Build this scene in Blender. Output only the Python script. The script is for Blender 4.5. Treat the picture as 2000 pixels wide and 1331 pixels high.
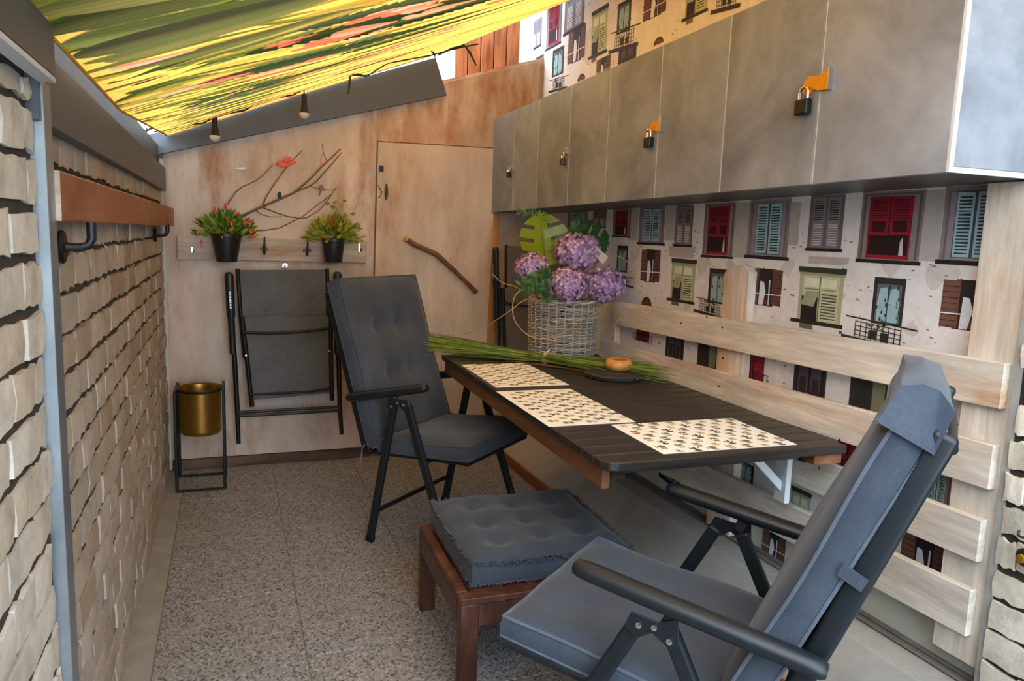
import bpy, bmesh, math, random
import numpy as np
from mathutils import Vector, Matrix
from math import sin, cos, pi, radians, atan2, sqrt, hypot
random.seed(7)
scene = bpy.context.scene
C = scene.collection
for o in list(bpy.data.objects): bpy.data.objects.remove(o)

# ------------------------------------------------------------------ camera
F = 1455.14; H = 1.25
RW = np.array([[0.9349647, -0.35304677, 0.0346263], [-0.01722426, -0.14267497, -0.98961971], [0.35432235, 0.92466309, -0.13947703]])  # world -> camera (x right, y down, z forward)
cd = bpy.data.cameras.new('camera'); cam = bpy.data.objects.new('camera', cd); C.objects.link(cam)
cd.sensor_fit = 'HORIZONTAL'; cd.sensor_width = 36.0; cd.lens = F / 2000 * 36.0; cd.clip_start = 0.05
Rc = Matrix([[RW[0][i], -RW[1][i], -RW[2][i]] for i in range(3)])
cam.matrix_world = Matrix.Translation((0, 0, H)) @ Rc.to_4x4()
scene.camera = cam

# ------------------------------------------------------------------ world, sun, exposure
world = bpy.data.worlds.new('sky'); scene.world = world; world.use_nodes = True
bg = world.node_tree.nodes['Background']; bg.inputs[0].default_value = (0.77, 0.885, 1.0, 1); bg.inputs[1].default_value = 3.4
vs = scene.view_settings; vs.view_transform = 'Standard'; vs.look = 'None'; vs.gamma = 1; vs.use_curve_mapping = False
vs.exposure = 1.3

# ------------------------------------------------------------------ pixel helpers (a pixel gives a direction, a plane the distance)
def ray(x, y): return RW.T @ np.array([(x - 1000) / F, (y - 665.5) / F, 1.0])
def on(ax, val, x, y):
    d = ray(x, y); t = (val - (0, 0, H)[ax]) / d[ax]
    return Vector((t * d[0], t * d[1], H + t * d[2]))

# ------------------------------------------------------------------ mesh builder
class MB:
    def __init__(s): s.v = []; s.f = []; s.c = []
    def add(s, vs, fs, col=None):
        b = len(s.v); s.v += [tuple(p) for p in vs]
        for f in fs:
            s.f.append([b + i for i in f]); s.c.append(col)
        return s
    def box(s, x0, x1, y0, y1, z0, z1, col=None):
        vs = [(x, y, z) for z in (z0, z1) for y in (y0, y1) for x in (x0, x1)]
        return s.add(vs, [(0, 2, 3, 1), (4, 5, 7, 6), (0, 1, 5, 4), (2, 6, 7, 3), (0, 4, 6, 2), (1, 3, 7, 5)], col)
    def bar(s, a, b, w, h, up=(0, 0, 1), col=None):
        a = Vector(a); b = Vector(b); d = (b - a).normalized(); up = Vector(up)
        sx = d.cross(up).normalized(); uy = sx.cross(d).normalized()
        vs = [p + sx * i * w / 2 + uy * j * h / 2 for p in (a, b) for i, j in ((-1, -1), (1, -1), (1, 1), (-1, 1))]
        return s.add(vs, [(3, 2, 1, 0), (4, 5, 6, 7), (0, 1, 5, 4), (1, 2, 6, 5), (2, 3, 7, 6), (3, 0, 4, 7)], col)
    def tube(s, pts, r, n=8, flat=1.0, up=(0, 0, 1), col=None, cap=True, closed=False):
        pts = [Vector(p) for p in pts]; k = len(pts)
        rs = r if isinstance(r, (list, tuple)) else [r] * k
        up = Vector(up); vs = []; prev = None
        for i, p in enumerate(pts):
            if closed: d = pts[(i + 1) % k] - pts[i - 1]
            else: d = pts[min(i + 1, k - 1)] - pts[max(i - 1, 0)]
            d = d.normalized() if d.length > 1e-9 else Vector((1, 0, 0))
            if prev is None:
                if abs(d.dot(up)) > 0.95: up = Vector((0.13, 1, 0.07)) if abs(d.y) < .9 else Vector((1, 0.1, 0))
                sx = d.cross(up).normalized()
            else:
                sx = (prev - d * prev.dot(d)); sx = sx.normalized() if sx.length > 1e-6 else d.cross(up).normalized()
            prev = sx; uy = sx.cross(d)
            for j in range(n):
                a = 2 * pi * j / n
                vs.append(p + sx * cos(a) * rs[i] + uy * sin(a) * rs[i] * flat)
        fs = []
        for i in range(k if closed else k - 1):
            for j in range(n):
                a = i * n + j; b = i * n + (j + 1) % n; c = ((i + 1) % k) * n + (j + 1) % n; d = ((i + 1) % k) * n + j
                fs.append((a, d, c, b))
        if cap and not closed: fs += [tuple(range(n)), tuple(reversed(range((k - 1) * n, k * n)))]
        return s.add(vs, fs, col)
    def lathe(s, prof, n=24, o=(0, 0, 0), col=None):
        o = Vector(o); vs = []; fs = []
        for r, z in prof:
            for j in range(n): vs.append(o + Vector((r * cos(2 * pi * j / n), r * sin(2 * pi * j / n), z)))
        for i in range(len(prof) - 1):
            for j in range(n):
                fs.append((i * n + j, i * n + (j + 1) % n, (i + 1) * n + (j + 1) % n, (i + 1) * n + j))
        fs += [tuple(reversed(range(n))), tuple(range((len(prof) - 1) * n, len(prof) * n))]
        return s.add(vs, fs, col)
    def prism(s, pts, d, col=None):
        pts = [Vector(p) for p in pts]; d = Vector(d); n = len(pts)
        vs = pts + [p + d for p in pts]
        return s.add(vs, [tuple(range(n)), tuple(reversed(range(n, 2 * n)))] + [(i, n + i, n + (i + 1) % n, (i + 1) % n) for i in range(n)], col)
    def grid(s, fn, nu, nv, col=None):
        vs = [fn(i / nu, j / nv) for j in range(nv + 1) for i in range(nu + 1)]
        fs = [(j * (nu + 1) + i, j * (nu + 1) + i + 1, (j + 1) * (nu + 1) + i + 1, (j + 1) * (nu + 1) + i) for j in range(nv) for i in range(nu)]
        return s.add(vs, fs, col)
    def mesh(s, name, bevel=0, seg=1, fix=True):
        me = bpy.data.meshes.new(name); me.from_pydata(s.v, [], s.f)
        if any(c is not None for c in s.c):
            at = me.color_attributes.new('Col', 'FLOAT_COLOR', 'CORNER'); arr = []
            for f, c in zip(s.f, s.c):
                c = c or (1, 1, 1)
                arr += [c[0], c[1], c[2], 1.0] * len(f)
            at.data.foreach_set('color', arr)
        if fix or bevel:
            bm = bmesh.new(); bm.from_mesh(me)
            if fix: bmesh.ops.recalc_face_normals(bm, faces=bm.faces)
            if bevel:
                ed = [e for e in bm.edges if len(e.link_faces) == 2 and e.calc_face_angle() > 0.6]
                bmesh.ops.bevel(bm, geom=ed, offset=bevel, segments=seg, affect='EDGES', profile=0.5, clamp_overlap=True)
            bm.to_mesh(me); bm.free()
        me.update(); return me

def link(name, me, mat, parent=None, smooth=False):
    o = bpy.data.objects.new(name, me); C.objects.link(o)
    if mat is not None and not me.materials: me.materials.append(mat)
    if parent is not None: o.parent = parent
    if smooth:
        me.polygons.foreach_set('use_smooth', [True] * len(me.polygons))
        if hasattr(me, 'set_sharp_from_angle'): me.set_sharp_from_angle(angle=radians(smooth if smooth > 1 else 40))
    return o
def obj(name, mb, mat, parent=None, smooth=False, bevel=0, seg=1, fix=True):
    return link(name, mb.mesh(name, bevel, seg, fix), mat, parent, smooth)
def tag(o, label, cat=None, group=None, kind=None):
    if label: o['label'] = label
    if cat: o['category'] = cat
    if group: o['group'] = group
    if kind: o['kind'] = kind
    return o
def struct(o, label=None): o['kind'] = 'structure'; (label and tag(o, label)); return o
def empty(name, loc=(0, 0, 0), rz=0):
    o = bpy.data.objects.new(name, None); C.objects.link(o); o.location = loc; o.rotation_euler = (0, 0, rz); o.empty_display_size = 0.05
    return o
def copy_tree(o, parent=None):
    c = o.copy(); C.objects.link(c); c.parent = parent
    for ch in list(o.children): copy_tree(ch, c)
    return c

# ------------------------------------------------------------------ materials
def lin(c): return tuple(((v / 255) / 12.92 if v / 255 <= 0.04045 else ((v / 255 + 0.055) / 1.055) ** 2.4) for v in c)
class NT:
    def __init__(s, name, rough=0.6, metal=0.0, spec=0.5):
        s.m = bpy.data.materials.new(name); s.m.use_nodes = True; s.t = s.m.node_tree; s.n = s.t.nodes; s.b = s.n['Principled BSDF']
        s.b.inputs['Roughness'].default_value = rough; s.b.inputs['Metallic'].default_value = metal; s.b.inputs['Specular IOR Level'].default_value = spec
        s.tc = s.n.new('ShaderNodeTexCoord')
    def l(s, a, b): s.t.links.new(a, b)
    def map(s, scale=(1, 1, 1), rot=(0, 0, 0), src='Object', rnd=False):
        m = s.n.new('ShaderNodeMapping'); m.inputs['Scale'].default_value = scale; m.inputs['Rotation'].default_value = rot
        s.l(s.tc.outputs[src], m.inputs['Vector'])
        if rnd:
            oi = s.n.new('ShaderNodeObjectInfo'); mu = s.n.new('ShaderNodeMath'); mu.operation = 'MULTIPLY'; mu.inputs[1].default_value = 50
            s.l(oi.outputs['Random'], mu.inputs[0]); s.l(mu.outputs[0], m.inputs['Location'])
        return m.outputs[0]
    def noise(s, vec, scale=5, detail=4, rough=0.6, dist=0.0):
        n = s.n.new('ShaderNodeTexNoise'); n.inputs['Scale'].default_value = scale; n.inputs['Detail'].default_value = detail
        n.inputs['Roughness'].default_value = rough; n.inputs['Distortion'].default_value = dist
        s.l(vec, n.inputs['Vector']); return n.outputs[0]
    def ramp(s, fac, stops, interp='LINEAR'):
        r = s.n.new('ShaderNodeValToRGB'); r.color_ramp.interpolation = interp; e = r.color_ramp.elements
        for i, (p, c) in enumerate(stops):
            el = e[i] if i < 2 else e.new(p)
            el.position = p; el.color = (*c, 1) if len(c) == 3 else c
        s.l(fac, r.inputs[0]); return r.outputs[0]
    def mix(s, fac, a, b, mode='MIX'):
        m = s.n.new('ShaderNodeMix'); m.data_type = 'RGBA'; m.blend_type = mode
        for i, v in ((0, fac), (6, a), (7, b)):
            if isinstance(v, (int, float)): m.inputs[i].default_value = v
            elif isinstance(v, tuple): m.inputs[i].default_value = (*v, 1)
            else: s.l(v, m.inputs[i])
        return m.outputs[2]
    def bump(s, h, strength=0.3, dist=0.01):
        b = s.n.new('ShaderNodeBump'); b.inputs['Strength'].default_value = strength; b.inputs['Distance'].default_value = dist
        s.l(h, b.inputs['Height']); s.l(b.outputs[0], s.b.inputs['Normal'])
    def base(s, c):
        if isinstance(c, tuple): s.b.inputs['Base Color'].default_value = (*c, 1)
        else: s.l(c, s.b.inputs['Base Color'])
        return s
    def attr(s, name='Col'):
        a = s.n.new('ShaderNodeAttribute'); a.attribute_name = name; return a.outputs['Color']
    def island(s):
        g = s.n.new('ShaderNodeNewGeometry'); return g.outputs['Random Per Island']
    def rnd(s):
        g = s.n.new('ShaderNodeObjectInfo'); return g.outputs['Random']

def plain(name, c, rough=0.5, metal=0, var=0.15, scale=12, bump=0, spec=0.5):
    t = NT(name, rough, metal, spec); c = lin(c); v = t.map()
    n = t.noise(v, scale, 5)
    t.base(t.ramp(n, [(0.3, tuple(x * (1 - var) for x in c)), (0.7, tuple(min(1, x * (1 + var)) for x in c))]))
    if bump: t.bump(n, bump, 0.004)
    return t.m
def wood(name, pale, stain, amount=0.5, axis=0, scale=1.0, rough=0.65, rnd=True, grain=0.3):
    t = NT(name, rough, 0, 0.3); pale = lin(pale); stain = lin(stain)
    sc = [7 * scale] * 3; sc[axis] = 1.0 * scale
    v = t.map(tuple(sc), rnd=rnd)
    blot = t.noise(t.map(tuple(s_ * 0.55 for s_ in sc), rnd=rnd), 1.4, 6, 0.65, 0.8)
    sg = [60 * scale] * 3; sg[axis] = 3.0 * scale
    gr = t.noise(t.map(tuple(sg), rnd=rnd), 1.6, 5, 0.6, 0.4)
    fine = t.noise(v, 2.4, 6, 0.7, 0.4)
    big = t.noise(t.map((1.6 * scale,) * 3, rnd=rnd), 1.3, 5, 0.6, 0.6)
    mk = t.mix(1.0, t.ramp(blot, [(0.50 - 0.08 * amount, (0, 0, 0)), (0.66 - 0.05 * amount, (1, 1, 1))]), t.ramp(big, [(0.42 - 0.1 * amount, (0.04,) * 3), (0.62 - 0.1 * amount, (1, 1, 1))]), 'MULTIPLY')
    c = t.mix(t.ramp(fine, [(0.38, (0,) * 3), (0.66, (1,) * 3)]), tuple(p * 0.74 for p in pale), tuple(min(1, p * 1.12 + 0.02) for p in pale))
    c = t.mix(mk, c, stain)
    c = t.mix(grain, c, t.ramp(gr, [(0.3, (0.45, 0.40, 0.36)), (0.62, (1, 1, 1))]), 'MULTIPLY')
    t.base(c); t.bump(gr, 0.18, 0.003); return t.m
M = {}
def limewash(name, pale, stain, amount=0.5, rough=0.7):
    t = NT(name, rough, 0, 0.25); pale = lin(pale); stain = lin(stain)
    cl = t.noise(t.map((3.4, 3.4, 1.1)), 1.5, 6, 0.6, 0.1); st = t.noise(t.map((7, 7, 2.2)), 1.3, 7, 0.68, 0.15); big = t.noise(t.map((2.2, 2.2, 1.6)), 1.2, 3, 0.5, 0.1)
    fine = t.noise(t.map((30, 30, 4)), 2, 4, 0.6)
    c = t.ramp(cl, [(0.32, tuple(p * 0.80 for p in pale)), (0.5, pale), (0.68, tuple(min(1, p * 1.16 + 0.02) for p in pale))])
    mk = t.mix(1.0, t.ramp(st, [(0.46 - 0.10 * amount, (0,) * 3), (0.74 - 0.12 * amount, (1,) * 3)]), t.ramp(big, [(0.46 - 0.2 * amount, (0.05,) * 3), (0.66 - 0.16 * amount, (0.9,) * 3)]), 'MULTIPLY')
    c = t.mix(mk, c, stain); c = t.mix(0.10, c, t.ramp(fine, [(0.35, (0.5,) * 3), (0.6, (1,) * 3)]), 'MULTIPLY')
    t.base(c); t.bump(fine, 0.08, 0.002); return t.m
M['whitewash'] = wood('whitewashed plank', (218, 209, 196), (178, 130, 88), 0.25, 1)
M['whitewash_v'] = wood('whitewashed post', (218, 209, 196), (188, 148, 108), 0.3, 2)
M['whitewash_x'] = wood('whitewashed board', (190, 172, 156), (146, 108, 80), 0.2, 0)
M['ply_pale'] = limewash('limewashed plywood', (194, 178, 164), (150, 102, 64), 0.4)
M['ply_door'] = limewash('limewashed door board', (196, 179, 162), (166, 124, 86), 0.2)
M['ply_stain'] = limewash('stained plywood', (188, 162, 138), (146, 92, 46), 0.95)
M['edge_wood'] = wood('raw plank edge', (196, 144, 92), (150, 88, 40), 0.6, 2)
M['rail_wood'] = wood('terracotta stained beam', (160, 104, 74), (122, 72, 46), 0.5, 1, rough=0.5)
M['stool_wood'] = wood('walnut stained stool wood', (92, 52, 36), (56, 28, 18), 0.9, 2, 2.0, rough=0.4)
M['apron_wood'] = wood('brown batten', (132, 88, 56), (92, 56, 32), 0.7, 1, rough=0.55)
M['pine'] = wood('varnished pine', (142, 74, 28), (98, 44, 14), 0.6, 2, 1.5, rough=0.35)
M['threshold'] = wood('old dark sill wood', (112, 88, 68), (62, 46, 34), 0.8, 0)
M['fascia'] = plain('slate grey paint', (66, 72, 80), 0.45, 0, 0.15, 3)
M['metal_dark'] = plain('anthracite powder coat', (24, 30, 36), 0.42, 0.2, 0.08, 20)
M['metal_black'] = plain('black metal', (20, 20, 20), 0.45, 0.4, 0.1, 20)
M['chrome'] = plain('bright steel', (200, 200, 202), 0.22, 1.0, 0.05, 20)
M['galv'] = plain('galvanised corner profile', (150, 160, 168), 0.38, 0.8, 0.2, 9)
M['brass'] = plain('yellow brass', (205, 148, 36), 0.34, 0.75, 0.1, 20)
M['white_metal'] = plain('white painted steel', (205, 214, 218), 0.4, 0, 0.06, 10)
M['gold'] = plain('hammered gold', (150, 112, 46), 0.32, 0.85, 0.1, 20)
M['antique'] = plain('antique iron', (74, 66, 56), 0.45, 0.7, 0.3, 40)
M['gold_in'] = M['gold']
M['plastic_black'] = plain('black plastic pot', (24, 24, 25), 0.42, 0, 0.1)
M['bulb'] = plain('frosted bulb', (206, 204, 198), 0.3, 0, 0.03)
M['cord'] = plain('black cord', (18, 17, 15), 0.6)
M['stone_black'] = plain('black slate', (46, 46, 48), 0.55, 0, 0.3, 30, 0.4)
M['bowl_wood'] = plain('turned light wood', (206, 142, 76), 0.45, 0, 0.3, 28)
M['bark'] = plain('brown bark', (104, 72, 46), 0.8, 0, 0.45, 30, 0.6)
M['twig'] = plain('brown twig', (98, 76, 56), 0.75, 0, 0.3, 40)
M['vine'] = plain('dry vine', (172, 140, 90), 0.75, 0, 0.25, 40)
M['red_wood'] = plain('red painted ornament', (214, 72, 48), 0.5, 0, 0.2)
M['chili'] = plain('red chili', (196, 44, 26), 0.3, 0, 0.2)
M['ochre'] = plain('yellow lining', (200, 150, 40), 0.7)
M['render_pale'] = plain('pale render', (190, 190, 178), 0.85, 0, 0.12, 6, 0.3)
M['pipe'] = plain('cream pipe', (214, 210, 176), 0.5, 0, 0.05)
M['soil'] = plain('dark soil', (40, 32, 26), 0.9)
M['red_tile'] = plain('red brown skirting tile', (122, 66, 42), 0.45, 0, 0.25, 10)
M['tie'] = plain('raffia tie', (218, 196, 160), 0.8)
M['tie_blue'] = plain('blue cloth tie', (92, 100, 128), 0.85)

def mk_concrete():
    t = NT('smooth grey cement', 0.75, 0, 0.3); v = t.map()
    n = t.noise(v, 2.2, 6, 0.6, 0.3); n2 = t.noise(v, 40, 4)
    c = t.ramp(n, [(0.3, lin((136, 132, 125))), (0.52, lin((168, 163, 154))), (0.75, lin((186, 181, 171)))])
    t.base(t.mix(0.12, c, t.ramp(n2, [(0.3, (0.2,) * 3), (0.7, (1,) * 3)]), 'MULTIPLY')); t.bump(n2, 0.1, 0.003); return t.m
M['concrete'] = mk_concrete()
M['rail_grey'] = plain('dusty grey rail', (112, 108, 100), 0.6)
def mk_cab():
    t = NT('concrete look laminate', 0.55, 0, 0.35); v = t.map((1, 1, 1), rnd=True)
    n = t.noise(v, 3.2, 7, 0.62, 0.6); n2 = t.noise(v, 14, 6, 0.7)
    c = t.ramp(n, [(0.28, lin((98, 104, 112))), (0.5, lin((128, 134, 142))), (0.72, lin((154, 160, 168)))])
    t.base(t.mix(0.35, c, t.ramp(n2, [(0.3, (0.62,) * 3), (0.7, (1,) * 3)]), 'MULTIPLY')); return t.m
M['cabinet'] = mk_cab()
M['cab_under'] = plain('dark cabinet underside', (70, 68, 66), 0.4, 0, 0.06, 5)
M['cab_edge'] = plain('pale door edge band', (188, 194, 200), 0.4, 0, 0.05)
def mk_terrazzo():
    t = NT('worn terrazzo', 0.6, 0, 0.4); v = t.map((1, 1, 1), rnd=True)
    vo = t.n.new('ShaderNodeTexVoronoi'); vo.inputs['Scale'].default_value = 150; t.l(v, vo.inputs['Vector'])
    sp = t.ramp(vo.outputs['Color'], [(0.0, lin((56, 56, 57))), (0.2, lin((82, 82, 83))), (0.3, lin((128, 128, 129))), (0.7, lin((146, 146, 147))), (0.9, lin((174, 174, 175)))])
    vo2 = t.n.new('ShaderNodeTexVoronoi'); vo2.inputs['Scale'].default_value = 320; t.l(v, vo2.inputs['Vector'])
    sp2 = t.ramp(vo2.outputs['Color'], [(0.2, (0.42,) * 3), (0.45, (1,) * 3)])
    c = t.mix(0.6, sp, sp2, 'MULTIPLY')
    b = t.noise(v, 2.0, 5); c = t.mix(t.ramp(b, [(0.5, (0,) * 3), (0.75, (0.2,) * 3)]), c, lin((146, 128, 106)))
    b2 = t.noise(v, 5.0, 5); c = t.mix(t.ramp(b2, [(0.5, (0,) * 3), (0.8, (0.3,) * 3)]), c, lin((128, 126, 122)))
    t.base(c); t.bump(vo.outputs['Distance'], 0.06, 0.002); return t.m
M['terrazzo'] = mk_terrazzo()
M['mortar_floor'] = plain('floor grout', (150, 146, 138), 0.85, 0, 0.15, 20)
M['floor_edge'] = plain('cement floor margin', (140, 137, 131), 0.8, 0, 0.15, 14, 0.2)
def mk_brick(name, a, b, d):
    t = NT(name, 0.85, 0, 0.2); v = t.map((1, 1, 1), rnd=True)
    c = t.ramp(t.rnd(), [(0.0, lin(a)), (0.5, lin(b)), (1.0, lin(d))])
    n = t.noise(v, 9, 6, 0.65); n2 = t.noise(v, 70, 4, 0.7)
    c = t.mix(t.ramp(n, [(0.45, (0,) * 3), (0.72, (0.6,) * 3)]), c, lin((128, 124, 117)))
    c = t.mix(0.3, c, t.ramp(n2, [(0.3, (0.55,) * 3), (0.6, (1,) * 3)]), 'MULTIPLY')
    t.base(c); t.bump(n, 0.5, 0.012); return t.m
M['brick'] = mk_brick('weathered beige brick', (168, 158, 146), (184, 174, 162), (160, 142, 122))
M['brick_near'] = mk_brick('pale stone slip', (190, 184, 174), (204, 198, 188), (186, 172, 154))
M['brick_right'] = mk_brick('cream stone slip', (206, 198, 180), (214, 207, 192), (198, 188, 170))
M['mortar_dark'] = plain('dark recessed mortar', (46, 40, 35), 0.95, 0, 0.3, 20)
M['mortar_grey'] = plain('grey mortar', (150, 150, 146), 0.9, 0, 0.12, 12)
def mk_fabric(name, a, b, scale=900, bump=0.35):
    t = NT(name, 0.92, 0, 0.15); v = t.map()
    n = t.noise(v, 6, 5); w1 = t.noise(t.map((1, 14, 1)), 60, 3); w2 = t.noise(t.map((14, 1, 1)), 60, 3)
    c = t.ramp(n, [(0.3, lin(a)), (0.7, lin(b))])
    c = t.mix(0.4, c, t.ramp(w1, [(0.3, (0.6,) * 3), (0.7, (1,) * 3)]), 'MULTIPLY')
    c = t.mix(0.4, c, t.ramp(w2, [(0.3, (0.6,) * 3), (0.7, (1,) * 3)]), 'MULTIPLY')
    t.b.inputs['Sheen Weight'].default_value = 0.15
    t.base(c); t.bump(w1, bump, 0.002); return t.m
M['denim_pipe'] = mk_fabric('pale blue piping', (82, 92, 106), (100, 110, 124))
M['denim'] = mk_fabric('slate blue cushion cloth', (58, 66, 78), (74, 83, 96))
M['charcoal'] = mk_fabric('charcoal cushion cloth', (62, 67, 74), (78, 83, 90))
M['textilene'] = mk_fabric('grey mesh fabric', (92, 93, 95), (110, 111, 113))
M['fray'] = mk_fabric('frayed blue edge', (58, 66, 80), (92, 100, 114))
def mk_table():
    t = NT('dark oiled table slat', 0.42, 0, 0.5); v = t.map((1.5, 30, 30), rnd=True)
    n = t.noise(v, 2, 5)
    t.base(t.ramp(n, [(0.3, lin((28, 25, 23))), (0.7, lin((54, 49, 45)))])); t.bump(n, 0.15, 0.002); return t.m
M['table'] = mk_table()
def mk_print(name, dirt=0.25, rough=0.7):
    t = NT(name, rough, 0, 0.3); v = t.map()
    n = t.noise(v, 9, 7, 0.7, 0.5); n2 = t.noise(v, 45, 4, 0.7)
    c = t.mix(dirt, t.attr(), t.ramp(n, [(0.35, (0.55, 0.52, 0.5)), (0.6, (1,) * 3)]), 'MULTIPLY')
    c = t.mix(dirt, c, t.ramp(n2, [(0.3, (0.6,) * 3), (0.6, (1,) * 3)]), 'MULTIPLY')
    t.base(c); return t.m
M['mural'] = mk_print('printed facade wallpaper', 0.25)
M['matprint'] = mk_print('printed placemat vinyl', 0.0, 0.45)
def mk_canopy():
    t = NT('printed canopy cloth', 0.9, 0, 0.1)
    col = t.attr(); v = t.map(); n = t.noise(v, 14, 6, 0.6)
    col = t.mix(0.25, col, t.ramp(n, [(0.3, (0.6, 0.55, 0.4)), (0.65, (1,) * 3)]), 'MULTIPLY')
    t.base(col); tr = t.n.new('ShaderNodeBsdfTranslucent'); t.l(t.mix(1.0, col, (0.66, 0.60, 0.55), 'MULTIPLY'), tr.inputs[0])
    mx = t.n.new('ShaderNodeMixShader'); mx.inputs[0].default_value = 0.55
    t.l(t.b.outputs[0], mx.inputs[1]); t.l(tr.outputs[0], mx.inputs[2]); t.l(mx.outputs[0], t.n['Material Output'].inputs[0]); return t.m
M['canopy'] = mk_canopy()
def mk_leaf(name, stops, trans=0.35, rough=0.45):
    t = NT(name, rough, 0, 0.4)
    c = t.ramp(t.island(), [(p, lin(k)) for p, k in stops]); t.base(c)
    tr = t.n.new('ShaderNodeBsdfTranslucent'); t.l(c, tr.inputs[0]); mx = t.n.new('ShaderNodeMixShader'); mx.inputs[0].default_value = trans
    t.l(t.b.outputs[0], mx.inputs[1]); t.l(tr.outputs[0], mx.inputs[2]); t.l(mx.outputs[0], t.n['Material Output'].inputs[0]); return t.m
M['leaf_chili'] = mk_leaf('chili leaves', [(0, (58, 96, 36)), (0.5, (92, 134, 48)), (1, (168, 172, 62))])
M['leaf_yellow'] = mk_leaf('yellow green leaves', [(0, (84, 112, 40)), (0.5, (146, 158, 52)), (1, (188, 182, 70))])
M['leaf_dark'] = mk_leaf('dark glossy leaf', [(0, (34, 78, 34)), (1, (56, 104, 44))], 0.2, 0.3)
M['leaf_lime'] = mk_leaf('lime leaf', [(0, (120, 140, 30)), (1, (140, 156, 40))], 0.35, 0.35)
M['fern'] = mk_leaf('fern green', [(0, (52, 96, 54)), (0.5, (86, 124, 72)), (1, (124, 154, 96))])
M['petal'] = mk_leaf('lilac petals', [(0, (132, 102, 152)), (0.45, (182, 146, 192)), (0.8, (212, 180, 214)), (1, (226, 206, 224))], 0.3, 0.6)
M['grass'] = mk_leaf('grass blades', [(0, (74, 108, 36)), (0.5, (118, 148, 56)), (1, (176, 186, 98))])
def mk_wicker():
    t = NT('grey wicker', 0.8, 0, 0.2); c = t.ramp(t.island(), [(0, lin((120, 112, 104))), (0.5, lin((168, 160, 150))), (1, lin((206, 200, 190)))])
    n = t.noise(t.map(), 60, 4); t.base(t.mix(0.4, c, t.ramp(n, [(0.3, (0.5,) * 3), (0.6, (1,) * 3)]), 'MULTIPLY')); return t.m
M['wicker'] = mk_wicker()

# ------------------------------------------------------------------ planes of the place (metres)
DB = 4.05; XL = -0.295; XN = -0.285; XR = 1.69; XS = 1.63

# ------------------------------------------------------------------ floor: terrazzo slabs
fl = struct(obj('floor', MB().box(-1.2, 2.2, -2.5, 4.6, -0.08, -0.006), M['mortar_floor']), 'grey terrazzo slab floor with cement margin along the brick wall')
mgn = obj('margin', MB().box(XL - 0.03, -0.222, -2.5, 4.06, -0.02, 0.0), M['floor_edge'], fl)
T = 0.417
tile_me = MB().box(-T / 2 + 0.002, T / 2 - 0.002, -0.2485, 0.2485, -0.03, 0).mesh('tile', 0.0015)
for i in range(4):
    for j in range(-2, 10):
        cx = -0.221 + T * (i + 0.5); cy = 3.80 - 0.5 * j + (0.06 if i == 1 else 0.27 if i == 2 else 0)
        if cy > 4.3: continue
        o = link('tile', tile_me, M['terrazzo'], fl); o.location = (cx, cy, -0.0005 * ((i + j) % 2))
# far strip of cement behind the last slabs
# ------------------------------------------------------------------ bricks
def brick_mesh(L, Hh, D, seed, rag=0.004):
    r = random.Random(seed); nu = 5; nv = 2; vs = []; fs = []
    for j in range(nv + 1):
        for i in range(nu + 1):
            y = (i / nu - 0.5) * L; z = (j / nv - 0.5) * Hh
            y += r.uniform(-rag, rag) * (0.7 if i in (0, nu) else 0.3)
            if j in (0, nv): z += r.uniform(-rag, rag)
            edge = (i in (0, nu)) + (j in (0, nv))
            x = D - (0.0 if edge == 0 else 0.0015 if edge == 1 else 0.0035) + r.uniform(-0.002, 0.002)
            vs.append((x, y, z))
    n = len(vs); vs += [(0, v[1], v[2]) for v in vs]
    W = nu + 1
    for j in range(nv):
        for i in range(nu): fs.append((j * W + i, j * W + i + 1, (j + 1) * W + i + 1, (j + 1) * W + i))
    rim = list(range(W)) + [j * W + nu for j in range(1, nv + 1)] + [nv * W + i for i in range(nu - 1, -1, -1)] + [j * W for j in range(nv - 1, 0, -1)]
    for a, b in zip(rim, rim[1:] + rim[:1]): fs.append((b, a, a + n, b + n))
    me = MB().add(vs, fs).mesh('brick'); me.polygons.foreach_set('use_smooth', [True] * len(me.polygons)); me.set_sharp_from_angle(angle=radians(35)); return me
def brick_wall(parent, mat, x, y0, y1, z0, z1, course, lens, seed, sgn=1, depth=0.032, gap=0.015, top=None):
    r = random.Random(seed); cache = {}
    z = z0; k = 0; cnt = 0
    while z < z1 - 0.02:
        h = min(course, z1 - z); y = y0 - r.uniform(0, 0.1)
        while y < y1 - 0.02:
            L = r.choice(lens); a = max(y, y0); b = min(y + L, y1)
            if b - a > 0.03:
                key = (round(b - a, 2), round(h, 3), r.randrange(4))
                if key not in cache:
                    cache[key] = brick_mesh(b - a - 0.0015, h - gap, depth, len(cache) * 7 + seed, 0.005); cache[key]['fit'] = b - a
                me = cache[key]
                o = link('brick', me, mat, parent); o.location = (x + r.uniform(-0.004, 0.002) * sgn, (a + b) / 2, z + h / 2 + r.uniform(-0.002, 0.002))
                o.scale = (sgn, (b - a) / me['fit'], 1); o.rotation_euler = (r.uniform(-0.012, 0.012), 0, 0); cnt += 1
            y += L
        z += course; k += 1
    return cnt
wl = struct(obj('wall_left', MB().box(-0.60, XL - 0.009, 1.44, 4.12, -0.02, 1.62), M['mortar_dark']), 'long wall of ragged beige brick slips with dark recessed joints')
n1 = brick_wall(wl, M['brick'], XL - 0.032, 1.478, 4.045, 0.0, 1.425, 0.0792, (0.13, 0.15, 0.17, 0.19), 3, gap=0.014)
wn = struct(obj('wall_left_near', MB().box(-0.60, XN - 0.009, -2.5, 1.445, -0.02, 1.62), M['mortar_dark']), 'near wall section of pale stone slips beside the metal corner strip')
n2 = brick_wall(wn, M['brick_near'], XN - 0.032, 0.45, 1.419, 0.0, 1.47, 0.0792, (0.12, 0.16, 0.2), 11)
print('bricks', n1, n2)
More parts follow.
